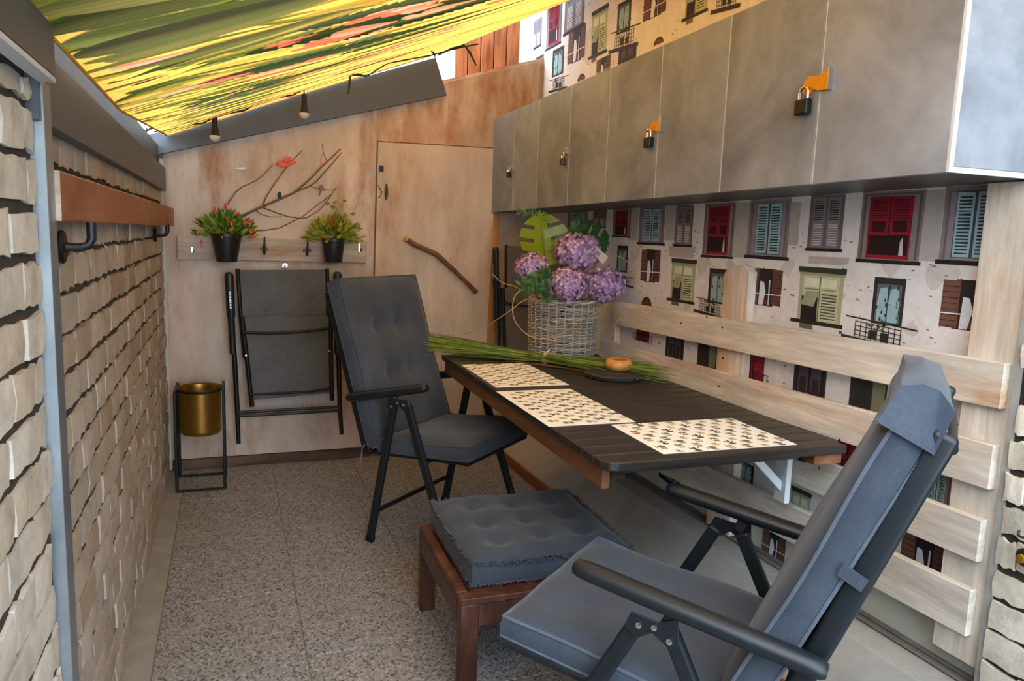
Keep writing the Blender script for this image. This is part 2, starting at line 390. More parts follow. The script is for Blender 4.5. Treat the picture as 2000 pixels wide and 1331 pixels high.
struct(obj('trim_1', MB().box(-0.325, -0.272, 1.420, 1.476, 0, 1.468), M['galv'], bevel=0.001), 'galvanised metal corner strip between the two brick wall sections')

# fascia boards
struct(obj('trim_2', MB().prism([(-0.275, 1.406, 1.405), (-0.275, 4.03, 1.405), (-0.275, 4.03, 1.515), (-0.275, 1.406, 1.525)], (-0.03, 0, 0)), M['fascia'], bevel=0.002), 'dark grey fascia board along the top of the long brick wall')
tn = struct(obj('trim_3', MB().box(-0.275, -0.25, 0.3, 1.405, 1.472, 1.95), M['fascia'], bevel=0.002), 'tall dark grey fascia panel above the near stone wall')
obj('bottom_lip', MB().box(-0.275, -0.2505, 0.3, 1.404, 1.464, 1.472), M['cab_edge'], tn)
fb = [on(1, 4.0, *p) for p in ((286, 264), (851, 112), (873, 186), (292, 306))]
struct(obj('trim_4', MB().prism(fb, (0, 0.02, 0)), M['fascia'], bevel=0.002), 'sloping dark grey fascia board at the top of the back wall')
struct(obj('trim_5', MB().box(-0.325, -0.283, 4.046, 4.061, 0.0, 1.56), M['render_pale'], bevel=0.002), 'narrow upright batten in the far left corner')

# ------------------------------------------------------------------ back wall
def ztop(x): return 1.665 + (x + 0.30) * 0.293
wb = struct(obj('wall_back', MB().prism([(-0.60, DB + 0.012, 0), (XR + 0.05, DB + 0.012, 0), (XR + 0.05, DB + 0.012, ztop(XR) + 0.02), (-0.30, DB + 0.012, ztop(-0.3) - 0.03), (-0.60, DB + 0.012, 1.6)], (0, 0.04, 0)), M['ply_stain']), 'limewashed wooden back wall with brown stains under the canopy')
obj('panel', MB().prism([(-0.285, DB - 0.006, 0.055), (0.715, DB - 0.006, 0.055), (0.745, DB - 0.006, 1.74), (0.745, DB - 0.006, ztop(0.745) - 0.03), (-0.285, DB - 0.006, ztop(-0.285) - 0.04)], (0, 0.018, 0)), M['ply_pale'], wb, bevel=0.001)
obj('panel', MB().prism([(0.747, DB - 0.004, 1.722), (1.66, DB - 0.004, 1.738), (1.66, DB - 0.004, ztop(1.66) - 0.01), (0.747, DB - 0.004, ztop(0.747) - 0.03)], (0, 0.016, 0)), M['ply_stain'], wb, bevel=0.001)
obj('panel', MB().box(1.435, 1.688, DB - 0.004, DB + 0.012, 0.2, 1.738), M['ply_door'], wb, bevel=0.001)
struct(obj('baseboard_back', MB().box(-0.285, 0.72, DB - 0.014, DB + 0.011, 0, 0.052), M['threshold'], bevel=0.003), 'worn dark wooden sill at the foot of the back wall')
dr = struct(obj('door_1', MB().prism([(0.722, DB - 0.018, 0.03), (1.41, DB - 0.018, 0.03), (1.405, DB - 0.018, 1.726), (0.752, DB - 0.018, 1.714)], (0, 0.028, 0)), M['ply_door'], bevel=0.0015), 'limewashed board door with a branch for a handle')
obj('edge_strip', MB().prism([(1.372, DB - 0.028, 0.1), (1.432, DB - 0.028, 0.1), (1.440, DB - 0.028, 1.40), (1.408, DB - 0.028, 1.40)], (0, 0.035, 0)), M['edge_wood'], dr, bevel=0.001)
bh = [on(1, 3.985, *p) for p in ((792, 466), (806, 476), (830, 487), (852, 497), (862, 506), (885, 527), (908, 549), (931, 572))]
br_ = [0.0145, 0.014, 0.0135, 0.0155, 0.0145, 0.013, 0.0125, 0.0135]
bo = obj('branch_handle', MB().tube(bh, br_, 9), M['bark'], dr, smooth=True); tag(bo, 'bent brown branch used as a door handle')
obj('sawn_end', MB().tube([bh[0] + Vector((-0.002, 0, 0.001)), bh[0] + Vector((0.012, 0, -0.006))], 0.0152, 9), M['bowl_wood'], bo)
for p in ((815, 481), (915, 557)):
    q = on(1, 3.985, *p); obj('standoff', MB().tube([q, (q.x, DB - 0.017, q.z)], 0.006, 6), M['chrome'], bo)
q = on(1, DB - 0.02, 754, 375)
hb = MB().lathe([(0.0015, -0.042), (0.007, -0.040), (0.004, -0.034), (0.008, -0.02), (0.0095, 0), (0.008, 0.02), (0.004, 0.034), (0.007, 0.040), (0.0015, 0.042)], 10, (q.x, DB - 0.03, q.z))
obj('pull_handle', hb, M['antique'], dr, smooth=True)
for p, sz in (((744, 329), (0.012, 0.012)),):
    q = on(1, DB - 0.02, *p); obj('latch_plate', MB().box(q.x - 0.01, q.x + 0.013, DB - 0.03, DB - 0.018, q.z - 0.016, q.z + 0.014), M['metal_black'], dr, bevel=0.002)
hk = [on(1, DB - 0.026, *p) for p in ((739, 362), (742, 368), (746, 375), (743, 383), (738, 387))]
obj('wire_hook', MB().tube(hk, 0.0025, 6), M['antique'], dr, smooth=True)

# outside beyond the back wall
ow = empty('pine_shed', (0, 0, 0))
P = [on(1, 4.45, *p) for p in ((889, 70), (1017, 25), (1012, 150), (892, 170))]
x0 = P[0].x; x1 = P[1].x; nb = 5
for i in range(nb):
    a = x0 + (x1 - x0) * i / nb; b = x0 + (x1 - x0) * (i + 1) / nb
    obj('board', MB().box(a + 0.003, b - 0.003, 4.45, 4.475, 1.6, 2.75), M['pine'], ow, bevel=0.003)
obj('rail', MB().box(x0, x1, 4.476, 4.51, 2.62, 2.7), M['pine'], ow)
obj('backing', MB().box(x0 + 0.002, x1 - 0.002, 4.4752, 4.4758, 1.6, 2.74), M['soil'], ow)
obj('foot', MB().box(x0 + .02, x0 + 0.08, 4.476, 4.53, 0, 2.7).box(x1 - 0.08, x1 - 0.02, 4.476, 4.53, 0, 2.7), M['pine'], ow)
tag(ow, 'orange varnished pine boards seen over the top of the back wall', 'shed')
struct(obj('wall_outside', MB().box(1.690, 2.0, 4.30, 4.75, 0, 2.9), M['pipe'], bevel=0.01), 'pale cream wall end beside the pine boards beyond the back wall')
pp = on(1, 4.25, 1040, 75)
tag(obj('drain_pipe', MB().tube([(pp.x + 0.02, 4.25, 2.0), (pp.x + 0.02, 4.25, 2.36), (pp.x + 0.025, 4.25, 2.46), (pp.x + 0.07, 4.26, 2.55), (pp.x + 0.08, 4.26, 2.9)], 0.035, 12), M['white_metal'], smooth=True), 'pale pipe beside the pine boards in the upper corner', 'pipe')

# ------------------------------------------------------------------ right wall: plinth, mural, bricks
wr = struct(obj('wall_right', MB().box(XR, XR + 0.2, -2.5, 4.3, 0, 2.85), M['render_pale']), 'right wall carrying the facade wallpaper')
prof = [(1.425, -0.01), (1.43, 0.05), (1.565, 0.205), (XR + 0.01, 0.198), (XR + 0.01, -0.01)]
struct(obj('wall_right_plinth', MB().prism([(x, -2.5, z) for x, z in prof], (0, DB + 2.5, 0)), M['concrete'], bevel=0.004), 'sloping smooth cement plinth along the foot of the right wall')
struct(obj('baseboard_right', MB().box(1.412, 1.426, 1.2, DB - 0.02, 0, 0.055), M['red_tile'], bevel=0.003), 'red brown tile skirting along the cement plinth')
for i, (dx, zz, h) in enumerate(((0.032, 0.203, 0.007), (0.014, 0.2105, 0.008))):
    struct(obj('trim_%d' % (6 + i), MB().box(XR - dx, XR, 1.14, DB, zz, zz + h), M['rail_grey'], bevel=0.002), 'thin grey cable rail on the ledge under the wallpaper' if i == 0 else 'narrow upper rail on the ledge under the wallpaper')

class Paint:
    def __init__(s): s.mb = MB(); s.fn = None
    def poly(s, pts, col, layer=1): s.mb.add([s.fn(u, v, layer) for u, v in pts], [tuple(range(len(pts)))], lin(col))
    def rect(s, u0, v0, u1, v1, col, layer=1): s.poly([(u0, v0), (u1, v0), (u1, v1), (u0, v1)], col, layer)
    def line(s, pts, w, col, layer=3):
        for (a, b), (c, d) in zip(pts, pts[1:]):
            L = hypot(c - a, d - b) or 1e-9; nx = -(d - b) / L * w / 2; ny = (c - a) / L * w / 2
            s.poly([(a + nx, b + ny), (c + nx, d + ny), (c - nx, d - ny), (a - nx, b - ny)], col, layer)
MU = Paint(); MU.fn = lambda y, z, l: (XR - 0.0015 - 0.00035 * l, y, z)
rm = random.Random(5)
def mpx(x, y): p = on(0, XR - 0.002, x, y); return p.y, p.z
DK = (34, 28, 32)
def window(kind, x0, y0, x1, y1, cut=None):
    xm = (x0 + x1) / 2; ym = (y0 + y1) / 2
    ya = mpx(x0, ym)[0]; yb = mpx(x1, ym)[0]; zt = mpx(xm, y0)[1]; zb = mpx(xm, y1)[1]
    w = yb - ya; h = zt - zb
    def X(u): return ya + u * w
    def Z(v): return zb + v * h
    def R(u0, v0, u1, v1, c, l=1):
        j = 0.008
        MU.poly([(X(u0 + rm.uniform(-j, j)), Z(v0)), (X(u1 + rm.uniform(-j, j)), Z(v0 + rm.uniform(-j, j))), (X(u1), Z(v1 + rm.uniform(-j, j))), (X(u0), Z(v1))], c, l)
    def slats(u0, v0, u1, v1, n, c, l=4, frac=0.5):
        for i in range(n):
            a = v0 + (v1 - v0) * i / n; R(u0, a, u1, a + (v1 - v0) / n * frac, c, l)
    if kind == 'blue':
        R(0, 0.02, 1, 1, (138, 126, 130), 1); R(0.06, 0.06, 0.94, 0.95, (112, 102, 108), 2); R(0.1, 0.06, 0.9, 0.93, (146, 134, 140), 2.5)
        R(-0.05, -0.01, 1.05, 0.05, DK, 3); R(0.2, 0.08, 0.82, 0.93, (64, 74, 84), 3)
        for u in (0.21, 0.53):
            R(u, 0.09, u + 0.28, 0.92, (156, 190, 202), 3.5); slats(u + 0.04, 0.13, u + 0.24, 0.89, 17, (44, 54, 64), 4, 0.48)
    elif kind == 'grey':
        R(0, 0, 1, 1, (108, 100, 106), 1); R(-0.05, -0.02, 1.05, 0.04, DK, 3)
        for u in (0.1, 0.54):
            R(u, 0.06, u + 0.36, 0.95, (134, 124, 130), 2); slats(u + 0.05, 0.1, u + 0.31, 0.5, 9, (206, 200, 200), 3, 0.4); slats(u + 0.05, 0.55, u + 0.31, 0.92, 9, (48, 44, 50), 3, 0.45)
    elif kind == 'red':
        R(0, 0.02, 1, 1, (132, 122, 122), 1); R(0.04, 0.04, 0.96, 0.97, (96, 88, 92), 1.5); R(0.08, 0.04, 0.92, 0.94, (140, 130, 132), 2)
        R(0.14, 0.05, 0.84, 0.93, (140, 24, 44), 3); R(0.18, 0.09, 0.80, 0.9, (38, 20, 24), 3.5)
        for u in (0.16, 0.50):
            R(u, 0.62, u + 0.32, 0.92, (146, 26, 48), 4); slats(u + 0.04, 0.65, u + 0.28, 0.9, 7, (70, 14, 26), 5, 0.45)
            R(u, 0.38, u + 0.32, 0.61, (150, 28, 48), 4); R(u + 0.05, 0.42, u + 0.27, 0.58, (62, 16, 24), 5)
        MU.poly([(X(0.68), Z(0.1)), (X(0.75), Z(0.1)), (X(0.73), Z(0.36)), (X(0.69), Z(0.3))], (206, 196, 200), 5); R(-0.02, -0.02, 1.03, 0.03, DK, 3)
        R(0.16, 0.05, 0.84, 0.1, (150, 28, 48), 5)
    elif kind == 'brown':
        R(0.22, 0, 0.78, 1, (40, 32, 36), 1)
        R(0, 0.02, 0.3, 0.98, (112, 78, 66), 2); R(0.72, 0.04, 1, 0.99, (96, 66, 58), 2)
        slats(0, 0.04, 0.28, 0.96, 8, (62, 40, 36), 3, 0.14); slats(0.74, 0.04, 1, 0.96, 8, (58, 38, 34), 3, 0.14)
        MU.poly([(X(0.34), Z(0.02)), (X(0.48), Z(0.02)), (X(0.54), Z(0.4)), (X(0.47), Z(0.64)), (X(0.36), Z(0.66))], (214, 222, 232), 3)
        R(0.62, 0.02, 0.66, 0.7, (210, 214, 222), 3); R(0.5, 0.04, 0.6, 0.16, (128, 36, 40), 4)
        MU.line([(X(-0.04), Z(0.30)), (X(1.04), Z(0.33))], abs(h) * 0.025, (226, 222, 220), 5); R(0.1, -0.09, 0.85, -0.02, (226, 220, 218), 1)
    elif kind == 'green':
        R(0.02, 0, 0.98, 0.9, (168, 172, 140), 1); R(-0.02, 0.9, 1.02, 1.0, (52, 56, 44), 2); R(0.0, 0.85, 1.0, 0.9, (150, 156, 126), 2)
        R(0.1, 0.04, 0.9, 0.84, (188, 194, 160), 2); R(0.1, 0.02, 0.46, 0.46, DK, 3)
        for u in (0.14, 0.52): R(u, 0.64, u + 0.32, 0.8, (214, 220, 196), 3); MU.line([(X(u), Z(0.6)), (X(u + 0.32), Z(0.6))], h * 0.012, (84, 90, 66), 3)
        slats(0.54, 0.08, 0.86, 0.56, 9, (76, 84, 62), 3, 0.45)
        MU.poly([(X(0.08), Z(0.3)), (X(0.38), Z(0.28)), (X(0.48), Z(0.56)), (X(0.2), Z(0.56))], (150, 158, 132), 4)
        MU.line([(X(0.49), Z(0.03)), (X(0.49), Z(0.84))], abs(w) * 0.02, (90, 96, 74), 4)
        R(-0.12, -0.05, 1.04, 0.02, (38, 40, 34), 4); R(0.1, -0.14, 0.4, -0.05, (112, 96, 98), 3)
    elif kind == 'pale':
        R(0, 0, 1, 1, (44, 42, 46), 1); R(0.12, 0.05, 0.9, 0.86, (92, 104, 108), 2)
        for u in (0.17, 0.52):
            MU.poly([(X(u), Z(0.06)), (X(u + 0.32), Z(0.06)), (X(u + 0.33), Z(0.55)), (X(u + 0.28), Z(0.8)), (X(u + 0.05), Z(0.76)), (X(u - 0.02), Z(0.4))], (150, 184, 194), 3)
        for i in range(26):
            a, b = rm.uniform(0.08, 0.92), rm.uniform(0.05, 0.85); s_ = rm.uniform(0.02, 0.07)
            if 0.25 < a < 0.75 and b < 0.7 and rm.random() < 0.6: continue
            R(a, b, a + s_, b + s_ * 1.3, (58, 60, 62), 4)
        MU.line([(X(0.5), Z(0.05)), (X(0.5), Z(0.82))], abs(w) * 0.03, (40, 44, 48), 5)
    elif kind == 'dark':
        R(0, 0, 1, 1, (58, 48, 56), 1); R(0.06, 0.02, 0.94, 0.98, (34, 30, 36), 2)
        for u in (0.16, 0.54): R(u, 0.06, u + 0.3, 0.9, (78, 72, 84), 3); R(u + 0.05, 0.1, u + 0.25, 0.55, (44, 38, 46), 4)
        R(-0.06, -0.03, 1.06, 0.02, DK, 3)
    elif kind == 'dgreen':
        R(0, 0, 1, 1, (54, 46, 52), 1); R(0.12, 0.06, 0.55, 0.94, (40, 42, 40), 2); R(0.62, 0.04, 0.95, 0.96, (122, 124, 98), 2); R(-0.06, -0.04, 1.0, 0.03, DK, 3)
    elif kind == 'redbal':
        R(0.1, 0, 0.9, 1, (142, 26, 50), 1); R(0.46, 0, 0.52, 1, (92, 16, 32), 2); slats(0.14, 0.1, 0.86, 0.95, 6, (112, 20, 40), 2, 0.3)
        for i in range(9): MU.line([(X(-0.05 + i * 0.137), Z(-0.04)), (X(-0.05 + i * 0.137), Z(0.34))], abs(w) * 0.03, DK, 5)
        MU.line([(X(-0.1), Z(0.34)), (X(1.1), Z(0.34))], abs(h) * 0.03, DK, 5)
    elif kind == 'arch':
        MU.poly([(X(0.5 + 0.5 * cos(a * pi / 8)), Z(sin(a * pi / 8))) for a in range(9)], (60, 48, 50), 1)
        MU.poly([(X(0.5 + 0.36 * cos(a * pi / 8)), Z(0.7 * sin(a * pi / 8))) for a in range(9)], (110, 56, 56), 2)
    elif kind == 'bal':
        MU.line([(X(0), Z(1)), (X(1), Z(0.82))], abs(h) * 0.05, DK, 5); MU.line([(X(-0.05), Z(0.22)), (X(0.95), Z(0.04))], abs(h) * 0.16, (52, 46, 50), 5)
        for i in range(4): MU.line([(X(0.15), Z(0.85 - i * 0.16)), (X(0.8), Z(0.74 - i * 0.16))], abs(h) * 0.025, DK, 5)
        for i in range(9): MU.line([(X(0.15 + i * 0.08), Z(0.9 - i * 0.014)), (X(0.15 + i * 0.08), Z(0.2 - i * 0.012))], abs(w) * 0.012, DK, 5)
        for u, v in ((0.35, 0.4), (0.52, 0.36)): R(u, v - 0.12, u + 0.11, v + 0.2, (40, 44, 36), 6)
        for i in range(14): a = rm.uniform(0.28, 0.6); b = rm.uniform(0.55, 0.95); R(a, b, a + 0.03, b + 0.1, (74, 84, 58), 6)
yz = [mpx(1060, 300)[0]]
MU.rect(1.135, 0.305, 4.04, 2.80, (222, 220, 220), 0)
for i in range(150):                                                     # printed weathering
    cy = rm.uniform(1.15, 4.0); cz = rm.uniform(0.32, 2.75); r_ = rm.uniform(0.01, 0.055)
    if i < 34: cy = rm.uniform(1.2, 3.6); cz = rm.choice((1.25, 1.3, 1.18, 1.05, 2.2)) + rm.uniform(-0.04, 0.04); r_ = rm.uniform(0.02, 0.06)
    n = 24; g = rm.choice(((208, 202, 197), (216, 211, 206), (232, 228, 224), (204, 198, 194), (218, 208, 201))); p1, p2 = rm.uniform(0, 6), rm.uniform(0, 6)
    MU.poly([(cy + r_ * (0.8 + 0.2 * sin(2 * a_ + p1) + 0.1 * sin(5 * a_ + p2)) * cos(a_), cz + r_ * 1.1 * (0.8 + 0.2 * sin(3 * a_ + p2) + 0.1 * sin(7 * a_ + p1)) * sin(a_)) for a_ in [2 * pi * k / n for k in range(n)]], g, 0.3 + 0.002 * i)
for i in range(900):
    cy = rm.uniform(1.15, 4.0); cz = rm.choice((1.0, 1.2, 2.0, 0.75, 2.3)) + rm.uniform(-0.12, 0.12); s_ = rm.uniform(0.002, 0.007)
    MU.poly([(cy, cz), (cy + s_ * 2, cz + s_ * 0.3), (cy + s_ * 1.4, cz + s_), (cy - s_ * 0.3, cz + s_ * 0.7)], rm.choice(((140, 134, 132), (120, 114, 114), (158, 146, 138))), 0.75)
# weathered columns between the top-row windows
for x0, y0, x1, y1 in ((1432, 395, 1462, 505), (1300, 402, 1320, 470), (1802, 372, 1838, 512), (1545, 395, 1560, 480), (1230, 405, 1246, 470), (1575, 500, 1660, 520), (1305, 480, 1360, 505)):
    a = mpx(x0, y0); b = mpx(x1, y1); n = 8
    pts = [(a[0] + (b[0] - a[0]) * (0.1 * rm.random()), a[1] + (b[1] - a[1]) * k / n) for k in range(n + 1)] + [(b[0] - (b[0] - a[0]) * 0.15 * rm.random(), b[1] + (a[1] - b[1]) * k / n) for k in range(n + 1)]
    MU.poly(pts, (180, 174, 170), 0.8)
for wd in (('blue', 1108, 412, 1148, 460), ('grey', 1158, 410, 1184, 445), ('red', 1197, 408, 1232, 463), ('blue', 1248, 402, 1298, 478), ('grey', 1319, 400, 1353, 481), ('red', 1374, 396, 1434, 503),
           ('blue', 1462, 389, 1541, 506), ('grey', 1580, 381, 1647, 490), ('red', 1680, 373, 1802, 513), ('blue', 1840, 362, 1968, 518),
           ('pale', 1205, 480, 1226, 532), ('bal', 1200, 538, 1240, 560), ('brown', 1252, 487, 1289, 552), ('green', 1310, 506, 1358, 588), ('pale', 1384, 525, 1420, 594), ('bal', 1358, 585, 1420, 620), ('brown', 1462, 525, 1527, 598),
           ('green', 1558, 523, 1648, 632), ('pale', 1704, 543, 1766, 636), ('bal', 1650, 626, 1792, 682), ('brown', 1838, 548, 1960, 648), ('arch', 1253, 580, 1273, 598),
           ('redbal', 1240, 628, 1272, 668), ('dark', 1300, 650, 1336, 702), ('dgreen', 1362, 665, 1400, 718), ('redbal', 1447, 688, 1498, 748), ('dark', 1549, 705, 1614, 780), ('dgreen', 1658, 735, 1732, 815), ('redbal', 1800, 760, 1868, 850),
           ('redbal', 1628, 850, 1685, 930), ('dark', 1402, 885, 1448, 935), ('pale', 1440, 900, 1472, 950), ('bal', 1290, 900, 1355, 960), ('green', 1542, 955, 1582, 1045), ('blue', 1800, 915, 1858, 1000), ('brown', 1758, 1040, 1850, 1140), ('brown', 1488, 1035, 1535, 1092), ('arch', 1395, 1000, 1440, 1030),
           # above the cabinets
           ('grey', 1041, 38, 1057, 93), ('red', 1068, 2, 1097, 90), ('grey', 1104, -45, 1142, 58), ('pale', 1079, 94, 1101, 147), ('bal', 1074, 150, 1110, 178), ('brown', 1110, 54, 1143, 120), ('green', 1155, 16, 1186, 104), ('pale', 1206, 2, 1232, 62),
           ('bal', 1193, 52, 1250, 98), ('brown', 1258, -30, 1302, 33), ('green', 1340, -70, 1384, 26), ('bal', 1393, -30, 1450, 22), ('brown', 1165, 112, 1192, 150), ('dark', 1208, 92, 1242, 132), ('arch', 1128, 144, 1143, 157), ('arch', 1277, 72, 1296, 86), ('green', 1046, 110, 1060, 170)):
    window(*wd)
mu = obj('wallpaper', MU.mb, M['mural'], wr, fix=False); tag(mu, 'wallpaper printed with rows of old shuttered house windows')

wb2 = struct(obj('wall_right_near', MB().box(1.645, 1.72, -2.5, 1.135, 0, 1.40), M['mortar_dark']), 'near right wall strip of cream stone slips with dark joints')
brick_wall(wb2, M['brick_right'], 1.655, 0.72, 1.120, 0.0, 1.06, 0.0765, (0.16, 0.2, 0.24), 23, -1, 0.02, 0.014)
obj('render_strip', MB().box(1.642, 1.658, 1.118, 1.136, 0.0, 1.40).box(1.640, 1.656, 0.72, 1.118, 1.062, 1.40), M['mortar_grey'], wb2)

# ------------------------------------------------------------------ pallet rack on the wallpaper
pal = empty('pallet_panel', (XS + 0.02, 2.1, 0.205))
po = Vector(pal.location)
def palbox(name, x0, x1, y0, y1, z0, z1, mat, slope=0.0):
    mb = MB().prism([(x0, y0, z0 + slope * (2.1 - y0)), (x0, y1, z0 + slope * (2.1 - y1)), (x0, y1, z1 + slope * (2.1 - y1)), (x0, y0, z1 + slope * (2.1 - y0))], (x1 - x0, 0, 0))
    mb.v = [tuple(Vector(v) - po) for v in mb.v]
    return obj(name, mb, mat, pal, bevel=0.002)
XP = XS + 0.022
for y0, y1, zt in ((1.138, 1.262, 1.41), (2.085, 2.222, 1.165), (3.0, 3.09, 0.93)):
    mb = MB()
    b0 = 0.262 if y0 < 2 else 0.212
    zz = [(y0, b0), (y1, b0)] + ([(y1, zt), (y0, zt)] if zt > 1.2 or zt < 1 else [(y1, zt - 0.02), (y1 - 0.02, zt), (y0 + 0.03, zt + 0.012), (y0, zt - 0.01)])
    mb.prism([(XP, a, b) for a, b in zz], (XR - 0.004 - XP, 0, 0)); mb.v = [tuple(Vector(v) - po) for v in mb.v]
    obj('post', mb, M['whitewash_v'], pal, bevel=0.002)
for ztp, zbt, y0, y1 in ((1.003, 0.897, 1.150, 2.985), (0.812, 0.706, 1.152, 3.10), (0.630, 0.527, 1.158, 3.10), (0.455, 0.338, 1.162, 3.10)):
    s_ = 0.0165; sh = s_ * (2.1 - 1.16)
    palbox('slat', XS, XP, y0, y1, zbt - sh, ztp - sh, M['whitewash'], s_)
for p in ((1411, 640), (1411, 700), (1330, 632), (1640, 650), (1404, 755), (1640, 860), (1600, 915), (1380, 620)):
    q = on(0, XS - 0.0005, *p); o = obj('nail', MB().tube([(XS - 0.0012 - po.x, q.y - po.y, q.z - po.z), (XS + 0.004 - po.x, q.y - po.y, q.z - po.z)], 0.004, 7), M['antique'], pal)
tag(pal, 'whitewashed pallet of horizontal planks fixed over the wallpaper', 'pallet')

q = on(0, 1.62, 2004, 1090)
kb = MB().lathe([(0.002, 0), (0.016, 0.0), (0.02, 0.012), (0.021, 0.02), (0.014, 0.028), (0.004, 0.03)], 16)
ko = empty('wall_hook', (1.636, q.y, q.z)); ko.rotation_euler = (0, -pi / 2, 0)
obj('knob', kb, M['metal_black'], ko, smooth=True); obj('boss', MB().lathe([(0.002, 0.03), (0.010, 0.030), (0.009, 0.036), (0.002, 0.037)], 12), M['brass'], ko, smooth=True)
obj('wire_arm', MB().tube([(0.03 + 0.018, -0.02 + 0.05 * t, 0.004 + 0.03 * sin(pi * t)) for t in [i / 8 for i in range(9)]], 0.003, 6), M['antique'], ko, smooth=True)
tag(ko, 'round black wall hook with brass centre on the cream stone slips', 'hook')

# ------------------------------------------------------------------ wall cabinets
TL = 0.0125
def zt_(y): return TL * (2.3 - y)
bounds = [1.16, 1.932, 2.676, 3.383, 4.04]
names = ['nearest concrete look wall cabinet, with its side panel showing', 'concrete look wall cabinet second from the near end, with brass hasp plate', 'concrete look wall cabinet third from the near end', 'farthest concrete look wall cabinet, against the back wall']
def shear(mb, oy, ox=0, oz=0):
    mb.v = [(x - ox, y - oy, z + zt_(y) - oz) for x, y, z in mb.v]; return mb
ZB = 1.397; ZT = 1.908; XC = 1.394
for k in range(4):
    y0, y1 = bounds[k], bounds[k + 1]; ym = (y0 + y1) / 2
    e = empty('wall_cabinet', (XR - 0.002, ym, ZB)); ox, oz = XR - 0.002, ZB
    obj('body', shear(MB().box(XC + 0.018, XR - 0.002, y0 + 0.001, y1 - 0.001, ZB + 0.001, ZT), ym, ox, oz), M['cab_under'], e, bevel=0.001)
    if k == 0: obj('side_panel', shear(MB().box(XC + 0.012, XR - 0.002, y0 - 0.006, y0 + 0.001, ZB + 0.012, ZT), ym, ox, oz), M['cabinet'], e, bevel=0.001); obj('side_edge', shear(MB().box(XC, XC + 0.012, y0 - 0.006, y0 + 0.001, ZB, ZT).box(XC + 0.012, XR - 0.002, y0 - 0.006, y0 + 0.001, ZB, ZB + 0.0115), ym, ox, oz), M['cab_edge'], e)
    for a, b in ((y0, ym), (ym, y1)):
        d = obj('door', shear(MB().box(XC, XC + 0.016, a + 0.0010, b - 0.0055, ZB, ZT), ym, ox, oz), M['cabinet'], e, bevel=0.001)
        obj('edge_band', shear(MB().box(XC + 0.0005, XC + 0.016, b - 0.0054, b - 0.0012, ZB, ZT), ym, ox, oz), M['cab_edge'], d)
    tag(e, names[k], 'cabinet', 'row of wall cabinets')
    # hasp plate and padlock
    zc = [1.652, 1.660, 1.640, 1.628][k]
    zc = on(0, XC, *((1597, 158), (1277, 246), (1107, 294), (993, 326))[k]).z
    s_ = [1.3, 1.2, 1.0, 0.95][k]
    def hp(dy, dz): return (XC - 0.0045, ym + dy * s_, zc + dz * s_)
    hs = empty('hasp', (XC, ym, zc)); 
    pm = MB().prism([Vector(hp(*p)) - Vector((XC, ym, zc)) for p in ((-0.030, 0.018), (-0.030, -0.022), (0.0, -0.020), (0.012, -0.016), (0.02, -0.024), (0.036, -0.024), (0.046, -0.012), (0.04, 0.004), (0.026, 0.012), (0.006, 0.008))], (0.004, 0, 0))
    obj('plate', pm, M['brass'] if k < 2 else M['chrome'], hs, bevel=0.001)
    obj('flange', MB().box(-0.014, 0.0, -0.033 * s_, -0.030 * s_, -0.023 * s_, 0.019 * s_), M['chrome'], hs)
    tag(hs, ['brass hasp across the doors of the nearest cabinet', 'brass hasp on the second cabinet from the near end', 'small steel hasp on the third cabinet from the near end', 'small steel hasp on the farthest cabinet'][k], 'hasp', 'cabinet hasps')
    yl = ym + 0.030 * s_; zl = zc - 0.012 * s_
    lk = empty('padlock', (XC - 0.013, yl, zl - 0.05 * s_))
    obj('lock_body', MB().box(-0.008 * s_, 0.008 * s_, -0.017 * s_, 0.017 * s_, 0, 0.03 * s_), M['metal_black'] if k != 2 else M['antique'], lk, bevel=0.003 * s_, seg=2)
    obj('shackle', MB().tube([Vector((0, 0.011 * cos(a) * s_, 0.03 * s_ + (0.012 + 0.011 * sin(a)) * s_)) for a in [pi * i / 8 for i in range(9)]] if 0 else [(0, -0.011 * s_, 0.028 * s_)] + [(0, -0.011 * cos(a) * s_, (0.042 + 0.011 * sin(a)) * s_) for a in [pi * i / 8 for i in range(9)]] + [(0, 0.011 * s_, 0.028 * s_)], 0.0028 * s_, 8), M['chrome'], lk, smooth=True)
    tag(lk, ['black padlock on the nearest cabinet', 'dark padlock on the second cabinet from the near end', 'small grey padlock on the third cabinet from the near end', 'small black padlock on the farthest cabinet'][k], 'padlock', 'cabinet padlocks')

# ------------------------------------------------------------------ canopy: a printed cloth, leaves printed as flat shapes on it
YN, YF = 0.72, 3.985
def can(u, v, l=0):
    """u 0..1 from the low left edge to the high right edge, v 0..1 from the near to the far edge"""
    y = YN + (YF - YN) * v
    xr = 1.665 - 0.30 * max(0, min(1, (y - 3.25) / 0.70)) ** 1.6
    x = -0.262 + (xr + 0.262) * u
    zl = 1.545 + 0.118 * max(0, min(1, (y - 2.3) / 1.65))
    z = zl + (x + 0.262) * 0.405 - 0.012 * sin(pi * u)
    z += 0.008 * sin(7 * v + 2 * u) * u * (1 - u) * 4 + 0.005 * sin(19 * v + 5 * u) * sin(pi * u)
    z += 0.05 * max(0, (u - 0.86) / 0.14) ** 2
    return Vector((x, y, z - 0.0007 * l))
rc = random.Random(21)
CW = 1.85; CL = YF - YN
NU, NV = 360, 860                                                        # the print is stored per cloth vertex
GU, GV = np.meshgrid(np.arange(NU + 1) / NU * CW, np.arange(NV + 1) / NV * CL)
COL = np.empty((NV + 1, NU + 1, 3)); COL[:] = lin((246, 180, 84))
